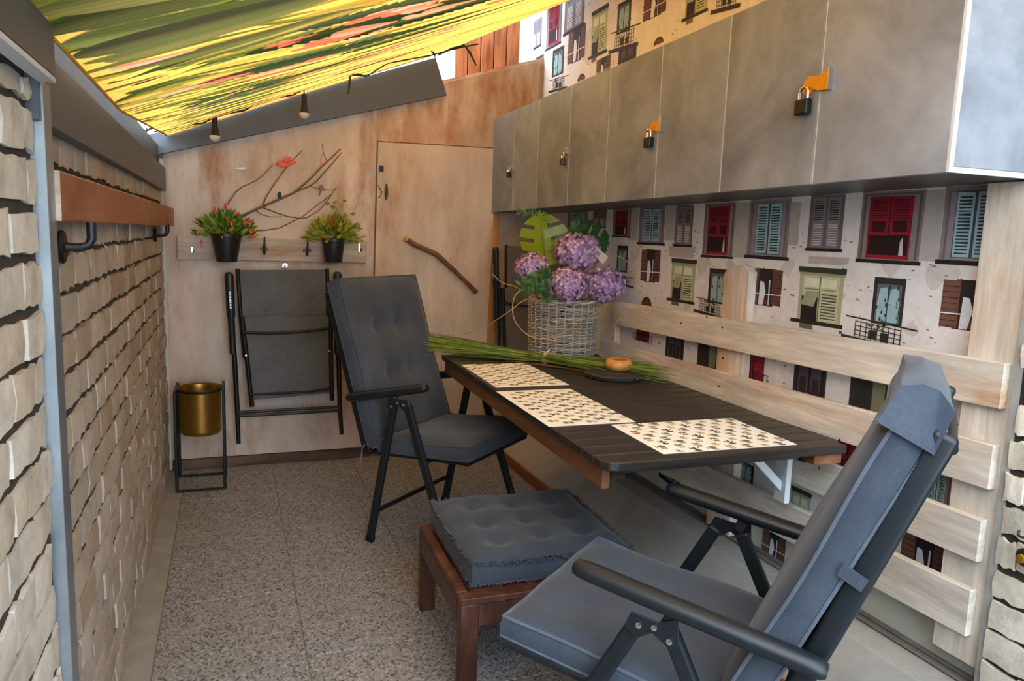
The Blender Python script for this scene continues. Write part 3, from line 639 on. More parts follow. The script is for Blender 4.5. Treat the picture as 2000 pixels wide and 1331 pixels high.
def leaf(u0, v0, du, dv, w, col, col2=None, serr=0, n=12, bend=0.0, taper=0.5, soft=0.0035):
    """a printed leaf: base (u0 of the width, y in metres), reach (du,dv) and width w in cloth metres"""
    L = hypot(du, dv); tx, ty = du / L, dv / L; x0 = u0 * CW; y0 = v0 - YN; m = w + abs(bend) * L + 0.02
    i0 = max(0, int((min(x0, x0 + du) - m) / CW * NU)); i1 = min(NU, int((max(x0, x0 + du) + m) / CW * NU) + 1)
    j0 = max(0, int((min(y0, y0 + dv) - m) / CL * NV)); j1 = min(NV, int((max(y0, y0 + dv) + m) / CL * NV) + 1)
    if i1 <= i0 or j1 <= j0: return
    X = GU[j0:j1, i0:i1] - x0; Y = GV[j0:j1, i0:i1] - y0
    t = (X * tx + Y * ty) / L; s = -X * ty + Y * tx; tt = np.clip(t, 0.0001, 0.9999)
    s = s - bend * L * np.sin(pi * tt)
    wid = w * 0.5 * np.sin(pi * tt ** taper * 0.98) ** 0.8
    if serr: wid = wid * (0.78 + 0.5 * ((tt * serr) % 1.0))
    al = np.clip((wid - np.abs(s)) / soft + 0.5, 0, 1) * ((t > 0) & (t < 1))
    c1 = np.array(lin(col)); c2 = np.array(lin(col2 or col)); k = np.clip(s / (w * 0.25) + 0.5, 0, 1)[..., None]
    c = c1 * (1 - k) + c2 * k
    c = c * (0.86 + 0.28 * np.abs(np.sin(tt * 11 + s * 160)))[..., None]
    R_ = COL[j0:j1, i0:i1]; R_ += (c - R_) * al[..., None]
def jit(c, a=14): d = rc.uniform(-a, a); return tuple(max(0, min(255, x + d + rc.uniform(-4, 4))) for x in c)
TAN = [(214, 160, 62), (190, 138, 48), (236, 186, 88), (164, 120, 46), (246, 206, 120)]
GRN = [(96, 96, 34), (74, 86, 32), (130, 118, 44), (58, 72, 34), (150, 126, 56), (84, 84, 44)]
for i in range(110):                                                      # pale tan stems first
    leaf(rc.uniform(-0.05, 0.72), rc.uniform(1.2, 3.99), rc.uniform(0.3, 0.95), rc.uniform(-0.05, 0.05), rc.uniform(0.015, 0.06), jit(rc.choice(TAN)), jit(rc.choice(TAN)), 0, 12, rc.uniform(-0.03, 0.03), 0.7)
for i in range(150):                                                      # mid leaves, thick near the low edge
    leaf(abs(rc.gauss(0, 0.14)) - 0.03, rc.uniform(1.2, 3.99), rc.uniform(0.15, 0.5), rc.uniform(-0.12, 0.12), rc.uniform(0.02, 0.07), jit(rc.choice(GRN)), jit(rc.choice(GRN)), 0, 10, rc.uniform(-0.06, 0.06), 0.6)
for y, u, L, w, dv in ((1.42, 0.0, 0.85, 0.16, 0.10), (1.52, 0.0, 0.72, 0.14, 0.16), (1.62, 0.0, 0.60, 0.13, 0.02), (1.72, 0.02, 0.5, 0.11, -0.05), (1.32, 0.0, 0.95, 0.14, 0.06), (1.86, 0.03, 0.45, 0.09, -0.02)):
    c = rc.choice(((78, 76, 38), (98, 92, 42), (66, 66, 40))); leaf(u, y, L, dv, w, jit(c), jit(tuple(x * 1.28 for x in c)), 0, 12, rc.uniform(-0.05, 0.05), 0.55)
for y, u, L, w in ((1.60, 0.20, 0.55, 0.05), (1.53, 0.24, 0.5, 0.045), (1.66, 0.30, 0.35, 0.04)):
    leaf(u, y, L, 0.06, w, jit((206, 84, 66)), jit((222, 120, 92)), 0, 10, 0.03)
for y, u, L, w in ((1.92, 0.22, 0.85, 0.075), (2.02, 0.16, 1.0, 0.095), (2.12, 0.24, 0.85, 0.075), (2.24, 0.10, 0.8, 0.085), (2.36, 0.30, 0.75, 0.07), (2.50, 0.32, 0.62, 0.06), (2.66, 0.18, 0.6, 0.07), (1.80, 0.3, 0.6, 0.06), (3.2, 0.34, 0.55, 0.06), (3.5, 0.38, 0.6, 0.06), (3.72, 0.10, 0.6, 0.06), (3.85, 0.3, 0.7, 0.05)):
    c = rc.choice(((66, 78, 30), (82, 94, 36), (56, 66, 36))); leaf(u, y, L, rc.uniform(-0.02, 0.05), w, jit(c), jit(tuple(x * 0.72 for x in c)), rc.choice((22, 26, 30)), 14, rc.uniform(-0.02, 0.04), 0.55)
for y, u, L, w, dv in ((2.62, 0.06, 0.36, 0.12, -0.02), (2.76, 0.07, 0.40, 0.12, 0.0), (2.92, 0.03, 0.42, 0.11, -0.03), (3.1, 0.05, 0.3, 0.1, 0.02)):
    leaf(u, y, L, dv, w, jit((44, 58, 40)), jit((72, 84, 48)), 0, 12, 0.03, 0.6)
for i in range(44):                                                       # coral flowers and red bracts
    u = rc.uniform(0.05, 0.55); y = rc.uniform(1.9, 3.95); c = rc.choice(((242, 130, 92), (232, 98, 70), (244, 150, 110), (214, 90, 74)))
    for k in range(rc.choice((2, 3, 4))): leaf(u + rc.uniform(-0.03, 0.03), y + rc.uniform(-0.02, 0.02), rc.uniform(0.05, 0.16), rc.uniform(-0.02, 0.02), rc.uniform(0.015, 0.04), jit(c), jit(c), 0, 6)
for u, y, L, w in ((0.02, 1.80, 0.16, 0.05), (0.27, 2.06, 0.17, 0.07), (0.36, 2.0, 0.11, 0.06), (0.42, 2.42, 0.12, 0.05), (0.46, 3.3, 0.16, 0.06), (0.55, 3.2, 0.1, 0.05)):
    leaf(u, y, L, 0.03, w, jit((240, 112, 84)), jit((246, 140, 110)), 0, 10, 0.03)
for i in range(34): leaf(rc.uniform(0.0, 0.10), rc.uniform(1.9, 3.9), rc.uniform(0.05, 0.2), rc.uniform(-0.1, 0.1), rc.uniform(0.02, 0.05), jit((236, 162, 60)), jit((226, 180, 90)), 0, 8)
for i in range(16): leaf(rc.uniform(0.02, 0.2), rc.uniform(1.9, 3.8), rc.uniform(0.08, 0.2), rc.uniform(-0.05, 0.05), rc.uniform(0.015, 0.04), (34, 34, 26), (46, 46, 30), 0, 8)
VV = np.empty((NV + 1, NU + 1, 3))
for j in range(NV + 1):
    for i in range(0, NU + 1): VV[j, i] = can(i / NU, j / NV)
ii, jj = np.meshgrid(np.arange(NU), np.arange(NV)); q0 = (jj * (NU + 1) + ii).ravel()
FQ = np.stack([q0, q0 + 1, q0 + NU + 2, q0 + NU + 1], 1)
cme = bpy.data.meshes.new('ceiling'); cme.vertices.add(VV.size // 3); cme.vertices.foreach_set('co', VV.ravel())
cme.loops.add(FQ.size); cme.loops.foreach_set('vertex_index', FQ.ravel().astype(np.int32)); cme.polygons.add(len(FQ)); cme.polygons.foreach_set('loop_start', np.arange(0, FQ.size, 4, dtype=np.int32))
cat_ = cme.color_attributes.new('Col', 'FLOAT_COLOR', 'POINT'); cat_.data.foreach_set('color', np.concatenate([COL, np.ones((NV + 1, NU + 1, 1))], 2).ravel())
cme.update(); cme.validate()
cp = struct(link('ceiling', cme, M['canopy'], smooth=89), 'yellow cloth canopy printed with green leaves, cacti and red flowers')
hem = MB()
hem.tube([can(0, t / 40, 0.3) for t in range(41)], 0.004, 6); obj('hem', hem, M['ochre'], cp)
obj('hem', MB().tube([can(t / 40, 1, 0.3) for t in range(41)], 0.006, 6), M['tie'], cp)
ties = [((238, 238), (258, 262)), ((287, 250), (276, 292)), ((283, 258), (310, 246)), ((684, 146), (680, 184)), ((684, 146), (716, 150)), ((842, 100), (850, 112)), ((905, 86), (930, 128)), ((855, 108), (905, 88)), ((1010, 22), (960, 30))]
for a, b in ties:
    A = on(1, 3.715, *a); B = on(1, 3.72, *b); m = (A + B) / 2 + Vector((0.0, -0.008, 0.004))
    obj('tie_cord', MB().tube([A, m, B], [0.004, 0.0065, 0.0035], 6), M['cord'], cp, smooth=True)
# folded grey awning edge above the right end
struct(obj('trim_8', MB().prism([(1.40, 0.7, 2.47), (1.72, 0.7, 2.56), (1.72, 4.09, 2.56), (1.40, 4.09, 2.47)], (0, 0, 0.02)), M['fascia'], bevel=0.004), 'grey awning strip along the top of the right wall above the canopy edge')

# ------------------------------------------------------------------ string lights
cordpx = [(300, 258), (345, 247), (398, 240), (424, 226), (478, 216), (508, 196), (548, 190), (572, 186), (600, 170), (640, 156), (684, 146), (718, 148), (756, 124), (842, 108), (903, 92), (935, 86)]
co = obj('string_light_cable', MB().tube([on(1, 3.72, *p) for p in cordpx], 0.0035, 6), M['cord'], smooth=True)
tag(co, 'black string light cord looping along the top of the back fascia', 'cord')
for i, (x, y) in enumerate(((419, 227), (594, 184))):
    t = on(1, 3.72, x, y); e = empty('light_bulb', t)
    obj('socket', MB().lathe([(0.009, 0.0), (0.0125, -0.003), (0.0125, -0.045), (0.020, -0.082), (0.0225, -0.088)][::-1], 16), M['cord'], e, smooth=True)
    obj('globe', MB().lathe([(0.003, -0.112), (0.012, -0.109), (0.019, -0.102), (0.0225, -0.093), (0.0225, -0.086)], 16), M['bulb'], e, smooth=True)
    obj('lead', MB().tube([(0, 0, 0), (0, 0.003, 0.012), (0, 0.008, 0.022)], 0.003, 6), M['cord'], e)
    tag(e, ['unlit frosted bulb in black holder, nearer the brick wall', 'unlit frosted bulb in black holder, above the dry branch'][i], 'light bulb', 'string light bulbs')
for p in ((295, 270), (397, 240), (646, 170), (718, 150), (793, 130), (849, 113)):
    pass
sc_me = MB().lathe([(0.001, 0), (0.004, 0.001), (0.001, 0.003)], 8).mesh('screw')

# ------------------------------------------------------------------ handrail beam on the brick wall
e = empty('handrail', (-0.275, 2.73, 1.245))
def loc(mb, e): o_ = Vector(e.location); mb.v = [tuple(Vector(v) - o_) for v in mb.v]; return mb
obj('beam', loc(MB().prism([(-0.290, 1.476, 1.247), (-0.264, 1.476, 1.247), (-0.240, 3.985, 1.238), (-0.285, 3.985, 1.238)], (0, 0, 0.086)), e), M['rail_wood'], e, bevel=0.003)
obj('end_face', loc(MB().box(-0.290, -0.264, 1.474, 1.4765, 1.248, 1.332), e), M['whitewash_x'], e)
for y in (1.612, 3.56):
    fx = XL + 0.003
    b = obj('bracket', loc(MB().tube([(fx, y, 1.2), (fx + 0.028, y + 0.012, 1.199), (fx + 0.042, y + 0.02, 1.203), (fx + 0.048, y + 0.022, 1.215), (fx + 0.048, y + 0.022, 1.247)], 0.0085, 10), e), M['metal_dark'], e, smooth=True)
    fm = MB().lathe([(0.03, -0.002), (0.032, 0.003), (0.028, 0.007), (0.012, 0.008)], 20); fm.v = [(z + fx, x_ + y, y_ + 1.2) for x_, y_, z in fm.v]
    obj('flange', loc(fm, e), M['metal_black'], b, smooth=True)
tag(e, 'terracotta brown wooden handrail beam on black pipe brackets along the brick wall', 'handrail')

# ------------------------------------------------------------------ coat rack, branch and ornaments on the back wall
YB = DB - 0.006
a = on(1, YB - 0.02, 345, 460); b = on(1, YB - 0.02, 716, 515)
rk = empty('coat_rack', ((a.x + b.x) / 2, YB, b.z)); ro = Vector(rk.location)
obj('board', MB().box(a.x - ro.x, b.x - ro.x, -0.022, 0, 0.002, a.z - b.z), M['whitewash_x'], rk, bevel=0.003)
for p in ((516, 487), (600, 490)):
    q = on(1, YB - 0.03, *p) - ro
    h = obj('hook', MB().tube([(q.x, -0.024, q.z - 0.025), (q.x, -0.04, q.z - 0.016), (q.x, -0.045, q.z), (q.x + 0.002, -0.036, q.z + 0.03), (q.x + 0.003, -0.034, q.z + 0.062)], [0.005, 0.006, 0.007, 0.005, 0.003], 8), M['antique'], rk, smooth=True)
    obj('rosette', MB().box(q.x - 0.02, q.x + 0.02, -0.027, -0.022, q.z - 0.008, q.z + 0.008).box(q.x - 0.007, q.x + 0.007, -0.028, -0.022, q.z - 0.025, q.z + 0.022), M['antique'], h, bevel=0.003)
for p, s_ in (((375, 488), 1), ((702, 484), 1.5)):
    q = on(1, YB - 0.03, *p) - ro
    obj('steel_hook', MB().box(q.x - 0.004, q.x + 0.004, -0.027, -0.022, q.z - 0.014 * s_, q.z + 0.014 * s_).tube([(q.x + 0.004, -0.024, q.z - 0.01 * s_), (q.x + 0.008, -0.042, q.z - 0.012 * s_), (q.x + 0.010, -0.044, q.z - 0.002)], 0.003, 6), M['chrome'], rk)
tag(rk, 'whitewashed coat rack board with iron hooks on the back wall', 'coat rack')
q = on(1, YB, 557, 520)
ey = empty('wall_eyelet', (q.x, YB, q.z))
em = MB().lathe([(0.004, 0.005), (0.0145, 0.004), (0.0155, 0.002), (0.015, 0)], 16); em.v = [(x, -z, y) for x, y, z in em.v]
obj('plate', em, M['chrome'], ey, smooth=True); obj('hole', MB().tube([(0.002, -0.0058, 0.003), (0.002, -0.004, 0.003)], 0.003, 8), M['metal_black'], ey)
tag(ey, 'small round steel wall plate under the coat rack', 'wall plate')

def pot_plant(p_top, p_bot, rt, rb, seed, mat, label, spread, nl, nch, chp):
    ct = on(1, YB - 0.105, *p_top); cb = on(1, YB - 0.105, *p_bot); h = ct.z - cb.z
    e = empty('potted_chili', cb)
    pt = obj('pot', MB().lathe([(rb - 0.012, 0.0), (rb - 0.002, 0.002), (rb, 0.006), (rt - 0.004, h - 0.02), (rt, h - 0.016), (rt + 0.001, h), (rt - 0.004, h), (rt - 0.006, h - 0.015), (0.003, h - 0.016)], 24), M['plastic_black'], e, smooth=30)
    obj('hanger', MB().box(-0.012, 0.012, rt - 0.012, 0.083, h - 0.03, h - 0.024), M['metal_black'], pt)
    r = random.Random(seed); mb = MB()
    for i in range(nl):
        th = r.uniform(0, 2 * pi); el = r.uniform(-0.35, 1.45); rad = r.uniform(0.3, 1.0)
        base = Vector((cos(th) * cos(el) * spread[0] * rad, sin(th) * cos(el) * min(0.085, spread[0]) * rad, h + 0.004 + (sin(el) * spread[1] * rad if el > 0 else sin(el) * 0.06)))
        if base.y > 0.07: base.y = 0.07
        d = (base - Vector((0, 0, h - 0.03))).normalized() + Vector((r.uniform(-.5, .5), r.uniform(-.6, .3), r.uniform(-.5, .4))); d.normalize()
        L = r.uniform(0.028, 0.05); wv = d.cross(Vector((r.uniform(-1, 1), r.uniform(-1, 1), r.uniform(-0.3, 1)))).normalized() * L * 0.2; nn = d.cross(wv).normalized() * L * 0.06
        mb.add([base, base + d * L * 0.35 + wv, base + d * L * 0.7 + wv * 0.8 - nn, base + d * L - nn * 2, base + d * L * 0.7 - wv * 0.8 - nn, base + d * L * 0.35 - wv, base + d * L * 0.5 + nn], [(0, 1, 6), (1, 2, 6), (2, 3, 6), (3, 4, 6), (4, 5, 6), (5, 0, 6)])
    lo = obj('foliage', mb, mat, e, fix=False); lo['kind'] = 'stuff'
    st = MB()
    for i in range(9):
        th = r.uniform(0, 2 * pi); st.tube([(0, 0, h - 0.015), (cos(th) * 0.02, sin(th) * 0.02, h + 0.03), (cos(th) * spread[0] * 0.6, min(.06, sin(th) * 0.05), h + spread[1] * 0.55)], 0.0016, 5)
    obj('stems', st, M['leaf_chili'], e)
    for k in range(len(chp)):
        x, y, dx, dz = chp[k]; q = on(1, YB - 0.15, x, y) - cb; q.y = -0.06 - 0.02 * (k % 3)
        d = Vector((dx, r.uniform(-.3, .1), dz)).normalized() * r.uniform(0.028, 0.036)
        obj('chili', MB().tube([q - d * 0.5, q - d * 0.3, q, q + d * 0.3, q + d * 0.55], [0.003, 0.0058, 0.0062, 0.0045, 0.001], 7), M['chili'], e, smooth=True)
    tag(e, label, 'potted plant', 'potted chilis on the coat rack')
pot_plant((443, 456), (443, 512), 0.074, 0.049, 31, M['leaf_chili'], 'black pot of bright red chilis, nearer the brick wall', (0.135, 0.085), 330, 10, [(386, 455, -0.2, -1), (394, 476, 0, -1), (422, 410, -1, 1), (440, 402, 0, 1), (462, 418, 1, 0.5), (452, 438, 0.3, -1), (490, 432, 1, 0.6), (494, 450, 1, -0.3), (492, 462, 1, -0.2), (478, 437, 0.4, -1)])
pot_plant((650, 466), (651, 513), 0.060, 0.045, 37, M['leaf_yellow'], 'black pot of yellow green chili leaves, right end of the coat rack', (0.135, 0.10), 330, 2, [(648, 437, 0.1, -1), (645, 430, -0.3, 1)])
# tall sprig of the right plant
e = empty('leaf_sprig', on(1, YB - 0.1, 655, 455)); o_ = Vector(e.location); mb = MB()
r = random.Random(4)
for x, y, s_ in ((640, 398, .032), (655, 395, .03), (668, 402, .03), (662, 412, .03), (650, 405, .03), (672, 392, .025), (655, 425, .03), (676, 420, .03), (690, 418, .03)):
    q = on(1, YB - 0.1, x, y) - o_
    for k in range(2):
        d = Vector((r.uniform(-1, 1), r.uniform(-.5, .1), r.uniform(-.6, .8))).normalized() * s_; wv = d.cross(Vector((0, 1, .2))).normalized() * s_ * 0.3
        mb.add([q - d * .5, q + wv, q + d * .6, q - wv], [(0, 1, 2), (0, 2, 3)])
lo = obj('leaves', mb, M['leaf_yellow'], e, fix=False)
obj('stem', MB().tube([(0, 0, -0.03), (0.002, 0, 0.05), (0.006, 0, 0.13)], 0.002, 5), M['leaf_chili'], e)
tag(e, 'upright leafy sprig rising from the right chili pot', 'sprig')

def pxl(pts, y): return [on(1, y, *p) for p in pts]
br = empty('dry_branch', on(1, YB - 0.03, 548, 388)); o_ = Vector(br.location); YT = YB - 0.035
def twig(name, pts, r0, r1):
    P_ = [p - o_ for p in pxl(pts, YT)]; n = len(P_)
    return obj(name, MB().tube(P_, [r0 + (r1 - r0) * i / (n - 1) for i in range(n)], 7), M['twig'], br, smooth=True)
twig('main_stem', [(470, 424), (490, 414), (512, 404), (540, 392), (572, 378), (590, 364), (610, 346), (628, 326), (648, 308), (665, 291)], 0.0075, 0.003)
twig('twig', [(512, 404), (520, 385), (533, 364), (550, 340), (565, 320), (590, 294)], 0.004, 0.002)
twig('twig', [(445, 400), (450, 390), (460, 376), (472, 366), (500, 353), (515, 342), (533, 321)], 0.0035, 0.002)
twig('twig', [(575, 376), (605, 364), (618, 355), (640, 330), (651, 318), (667, 298)], 0.004, 0.0022)
twig('twig', [(637, 312), (632, 300), (629, 282)], 0.0025, 0.0015)
twig('twig', [(608, 364), (622, 369), (650, 372), (662, 371)], 0.0022, 0.0012)
twig('twig', [(512, 405), (540, 416), (562, 423), (590, 427), (600, 425), (625, 410), (645, 385), (658, 364)], 0.0035, 0.0018)
twig('twig', [(500, 412), (512, 420), (530, 424), (552, 423)], 0.0025, 0.0012)
twig('twig', [(500, 451), (520, 450), (545, 446), (570, 434), (590, 424), (615, 405), (635, 390), (650, 378)], 0.0032, 0.0018)
q = on(1, YT, 547, 382) - o_
obj('clip', MB().box(q.x - 0.008, q.x + 0.006, -0.012, 0.028, q.z - 0.016, q.z + 0.016), M['metal_black'], br, bevel=0.003)
tag(br, 'dry forked branch fixed to the back wall between the chili pots', 'branch')
def flat_orn(name, pts, y, th, mat, label, cat, bevel=0.003):
    P_ = pxl(pts, y); c = sum(P_, Vector()) / len(P_); e = empty(name, c)
    obj('body', MB().prism([p - c for p in P_], (0, th, 0)), mat, e, bevel=bevel, seg=2); tag(e, label, cat); return e, c
e, c = flat_orn('bird_ornament', [(540, 321), (546, 316), (553, 314), (562, 317), (568, 315), (578, 314), (579, 320), (572, 321), (563, 325), (553, 328), (545, 325)], YB - 0.05, 0.012, M['red_wood'], 'red bird ornament perched on the dry branch', 'ornament')
obj('wing', MB().prism([p - c for p in pxl([(552, 315), (555, 307), (564, 306), (570, 307), (567, 314), (561, 318)], YB - 0.056)], (0, 0.01, 0)), M['red_wood'], e, bevel=0.002)
obj('beak', MB().prism([p - c for p in pxl([(540, 319), (543, 318), (543, 323), (540, 323)], YB - 0.05)], (0, 0.008, 0)), M['bark'], e)
e, c = flat_orn('finch_ornament', [(624, 364), (627, 361), (631, 362), (633, 367), (631, 372), (627, 374), (625, 384), (623, 384), (625, 372)], YB - 0.05, 0.01, plain('mauve ornament', (122, 72, 70), 0.5), 'small mauve bird ornament hanging on a side twig', 'ornament')
e = empty('glass_drop', on(1, YT, 631, 313)); o2 = Vector(e.location)
obj('loop', MB().tube([p - o2 for p in pxl([(630, 301), (626, 310), (626, 318), (630, 321), (635, 320), (637, 312)], YT - 0.01)], 0.0018, 6), M['red_wood'], e)
tag(e, 'thin reddish wire loop hanging near the branch tips', 'ornament')
e = empty('ship_ornament', on(1, YB - 0.012, 470, 326)); o2 = Vector(e.location)
obj('hull', MB().prism([p - o2 for p in pxl([(454, 329), (466, 327), (480, 327), (479, 331), (470, 332)], YB - 0.012)], (0, 0.006, 0)), M['white_metal'], e, bevel=0.001)
for pts in ([(462, 312), (470, 316), (474, 326), (464, 326)], [(473, 318), (479, 323), (479, 327), (475, 327)]):
    obj('sail', MB().tube([p - o2 for p in pxl(pts, YB - 0.012)], 0.0012, 5, closed=True), M['white_metal'], e)
obj('peg', MB().tube([(0, 0, 0), (0, 0.013, 0)], 0.002, 6), M['white_metal'], e)
tag(e, 'pale wire sailing ship ornament on the back wall', 'ornament')

# ------------------------------------------------------------------ planter stand
e = empty('plant_stand', (-0.137, 3.80, 0)); rr = 0.0065
X0, X1, Y0, Y1 = -0.105, 0.105, -0.115, 0.115
ht = 0.478
for x in (X0, X1):
    for y in (Y0, Y1):
        obj('leg', MB().bar((x, y, 0.0), (x, y, ht), 0.014, 0.014, (0, 1, 0)), M['metal_black'], e, bevel=0.003)
for y in (Y0, Y1): obj('floor_bar', MB().bar((X0, y, 0.006), (X1, y, 0.006), 0.012, 0.012), M['metal_black'], e, bevel=0.002)
for x in (X0, X1): obj('side_bar', MB().bar((x, Y0, ht), (x, Y1, ht), 0.012, 0.012), M['metal_black'], e, bevel=0.002)
obj('ring', MB().tube([(0.104 * cos(2 * pi * i / 32), 0.110 * sin(2 * pi * i / 32), ht - 0.005) for i in range(32)], 0.006, 6, closed=True), M['metal_black'], e, smooth=True)
tag(e, 'black metal plant stand on the floor by the brick wall', 'plant stand')
g = empty('flower_pot', (-0.137, 3.80, 0.252))
pr = [(0.06, 0.0), (0.085, 0.004), (0.092, 0.015)]
gm = MB().lathe(pr + [(0.093 + 0.0006 * (k % 2), 0.02 + 0.0052 * k) for k in range(38)] + [(0.099, 0.222), (0.0985, 0.226), (0.095, 0.224), (0.091, 0.2), (0.087, 0.02), (0.003, 0.015)], 40)
obj('shell', gm, M['gold'], g, smooth=True)
tag(g, 'empty hammered gold planter in the black stand', 'flower pot')

# ------------------------------------------------------------------ wall table
te = empty('wall_table', (1.26, 2.41, 0)); TR = 0.0245; te.rotation_euler = (0, 0, -TR)
hx, hy = 0.375, 0.845
ns = 23; sw = 2 * hy / ns
for i in range(ns):
    y0 = -hy + i * sw; y1 = y0 + sw - 0.0055
    if i == 0:
        mb = MB().prism([(-hx + 0.035, y0, 0.676), (-hx + 0.012, y0 + 0.008, 0.676), (-hx, y0 + 0.035, 0.676), (-hx, y1, 0.676), (hx, y1, 0.676), (hx, y0, 0.676)], (0, 0, 0.024))
    else: mb = MB().box(-hx, hx, y0, y1, 0.676, 0.700)
    obj('slat', mb, M['table'], te, bevel=0.003)
for x in (-hx + 0.062, hx - 0.08): obj('bearer', MB().box(x - 0.02, x + 0.02, -hy + 0.05, hy - 0.03, 0.640, 0.6755), M['table'], te, bevel=0.002)
obj('apron', MB().box(-hx + 0.014, -hx + 0.036, -hy + 0.045, hy - 0.02, 0.618, 0.6755), M['apron_wood'], te, bevel=0.002)
obj('stretcher', MB().box(-hx + 0.026, hx - 0.05, -hy + 0.075, -hy + 0.115, 0.645, 0.6755), M['fascia'], te, bevel=0.002)
obj('stretcher', MB().box(-hx + 0.026, hx - 0.05, hy - 0.2, hy - 0.16, 0.645, 0.6755), M['fascia'], te, bevel=0.002)
obj('block', MB().box(hx - 0.10, hx - 0.005, -hy + 0.012, -hy + 0.06, 0.645, 0.6755), M['apron_wood'], te, bevel=0.002)
for yy in (-0.645, 0.62):
    xw = XS - te.location.x - 0.004 - 0.0
    b = obj('wall_bracket', MB().box(xw - 0.026 + TR * yy, xw - 0.001 + TR * yy - 0.006, yy - 0.026, yy + 0.026, 0.47, 0.672), M['white_metal'], te, bevel=0.002)
    obj('strut', MB().bar((xw - 0.025, yy - 0.002, 0.505), (xw - 0.20, yy - 0.002, 0.668), 0.008, 0.024, (1, 0, 1)), M['white_metal'], b, bevel=0.002)
    obj('top_arm', MB().box(xw - 0.30, xw - 0.03, yy - 0.012, yy + 0.012, 0.660, 0.6755), M['white_metal'], b)
for i in range(1, ns, 2):
    yv = -hy + (i + 0.5) * sw; obj('clip', MB().box(-hx - 0.001, -hx + 0.003, yv - 0.0015, yv + 0.0015, 0.684, 0.7006), M['antique'], te)
tag(te, 'dark slatted table fixed to the wall on white steel brackets', 'table')

# placemats
def placemat(cx, cy, wx, wy, rz, label, rows, turn):
    e = empty('placemat', (cx, cy, 0.7005), rz)
    p = Paint(); p.fn = lambda u, v, l: (u, v, 0.0016 + 0.00012 * l); r = random.Random(9)
    obj('sheet', MB().box(-wx / 2, wx / 2, -wy / 2, wy / 2, 0, 0.0014), plain('cream vinyl ' + label[:8], (238, 238, 232), 0.45, 0, 0.02), e, bevel=0.0004)
    cw, ch = 0.054, 0.038
    nx = int((wx if not turn else wy) / cw) + 1; ny = int((wy if not turn else wx) / ch) + 1
    W, Hh = (wx, wy) if not turn else (wy, wx)
    p.rect(-wx / 2 + 0.001, -wy / 2 + 0.001, wx / 2 - 0.001, wy / 2 - 0.001, (246, 247, 242), 0)
    def put(pts, c, l=1):
        q = []
        for a, b in pts:
            a = max(-W / 2 + .001, min(W / 2 - .001, a)); b = max(-Hh / 2 + .001, min(Hh / 2 - .001, b)); q.append((a, b) if not turn else (-b, a))
        p.poly(q, c, l)
    for j in range(ny + 1):
        for i in range(nx + 1):
            k = (i + 3 * j) % 5; x = -W / 2 + (i + 0.25 + (0.5 if j % 2 else 0) * 1) * cw - 0.01; y = -Hh / 2 + (j + 0.3) * ch
            if x > W / 2 - 0.01 or y > Hh / 2 - 0.008 or x < -W / 2 + 0.004: continue
            pc = [(176, 98, 66), (206, 196, 160), (82, 86, 84), (168, 170, 160), (196, 178, 140)][k]; gc = [(94, 130, 96), (122, 132, 82), (60, 66, 68), (98, 118, 80), (120, 140, 120)][k]
            s_ = 0.0145
            put([(x - s_ * .8, y + .2 * s_), (x + s_ * .8, y + .2 * s_), (x + s_ * .55, y - s_ * .7), (x - s_ * .55, y - s_ * .7)], pc, 1)
            if k in (0, 4):
                for dx in (-.5, .1, .55): put([(x + dx * s_, y + .2 * s_), (x + (dx + .35) * s_, y + 1.2 * s_), (x + dx * s_, y + 1.9 * s_), (x + (dx - .3) * s_, y + 1.1 * s_)], gc, 2)
            elif k == 1:
                for a in range(5): t = pi * (0.12 + 0.19 * a); put([(x - .18 * s_, y + .2 * s_), (x + .18 * s_, y + .2 * s_), (x + cos(t) * 1.5 * s_, y + .2 * s_ + sin(t) * 1.3 * s_)], gc, 2)
            elif k == 2:
                put([(x - .28 * s_, y + .2 * s_), (x + .28 * s_, y + .2 * s_), (x + .26 * s_, y + 1.9 * s_), (x - .26 * s_, y + 1.9 * s_)], gc, 2)
                put([(x - 1.0 * s_, y + .9 * s_), (x - .2 * s_, y + .6 * s_), (x - .2 * s_, y + .9 * s_), (x - .75 * s_, y + 1.6 * s_), (x - 1.05 * s_, y + 1.5 * s_)], gc, 2); put([(x + .2 * s_, y + .7 * s_), (x + .95 * s_, y + 1.0 * s_), (x + .9 * s_, y + 1.7 * s_), (x + .65 * s_, y + 1.2 * s_)], gc, 2)
            else:
                put([(x + .8 * s_ * cos(t), y + .9 * s_ + .8 * s_ * sin(t)) for t in [2 * pi * m / 10 for m in range(10)]], gc, 2)
                put([(x - 1.3 * s_, y + .1 * s_), (x - 1.0 * s_, y + .1 * s_), (x - 1.05 * s_, y + 1.3 * s_), (x - 1.25 * s_, y + 1.3 * s_)], (86, 88, 86), 2)
    pr_ = obj('print', p.mb, M['matprint'], e, fix=False)
    tag(e, label, 'placemat', 'cactus placemats on the table')
placemat(1.265, 1.755, 0.425, 0.305, -0.03, 'cactus print placemat at the near end of the table', 6, False)
placemat(1.015, 2.18, 0.285, 0.495, -TR, 'cactus print placemat in the middle of the table edge', 8, True)
placemat(1.053, 2.735, 0.29, 0.475, -TR, 'cactus print placemat at the far end by the grass bundle', 8, True)

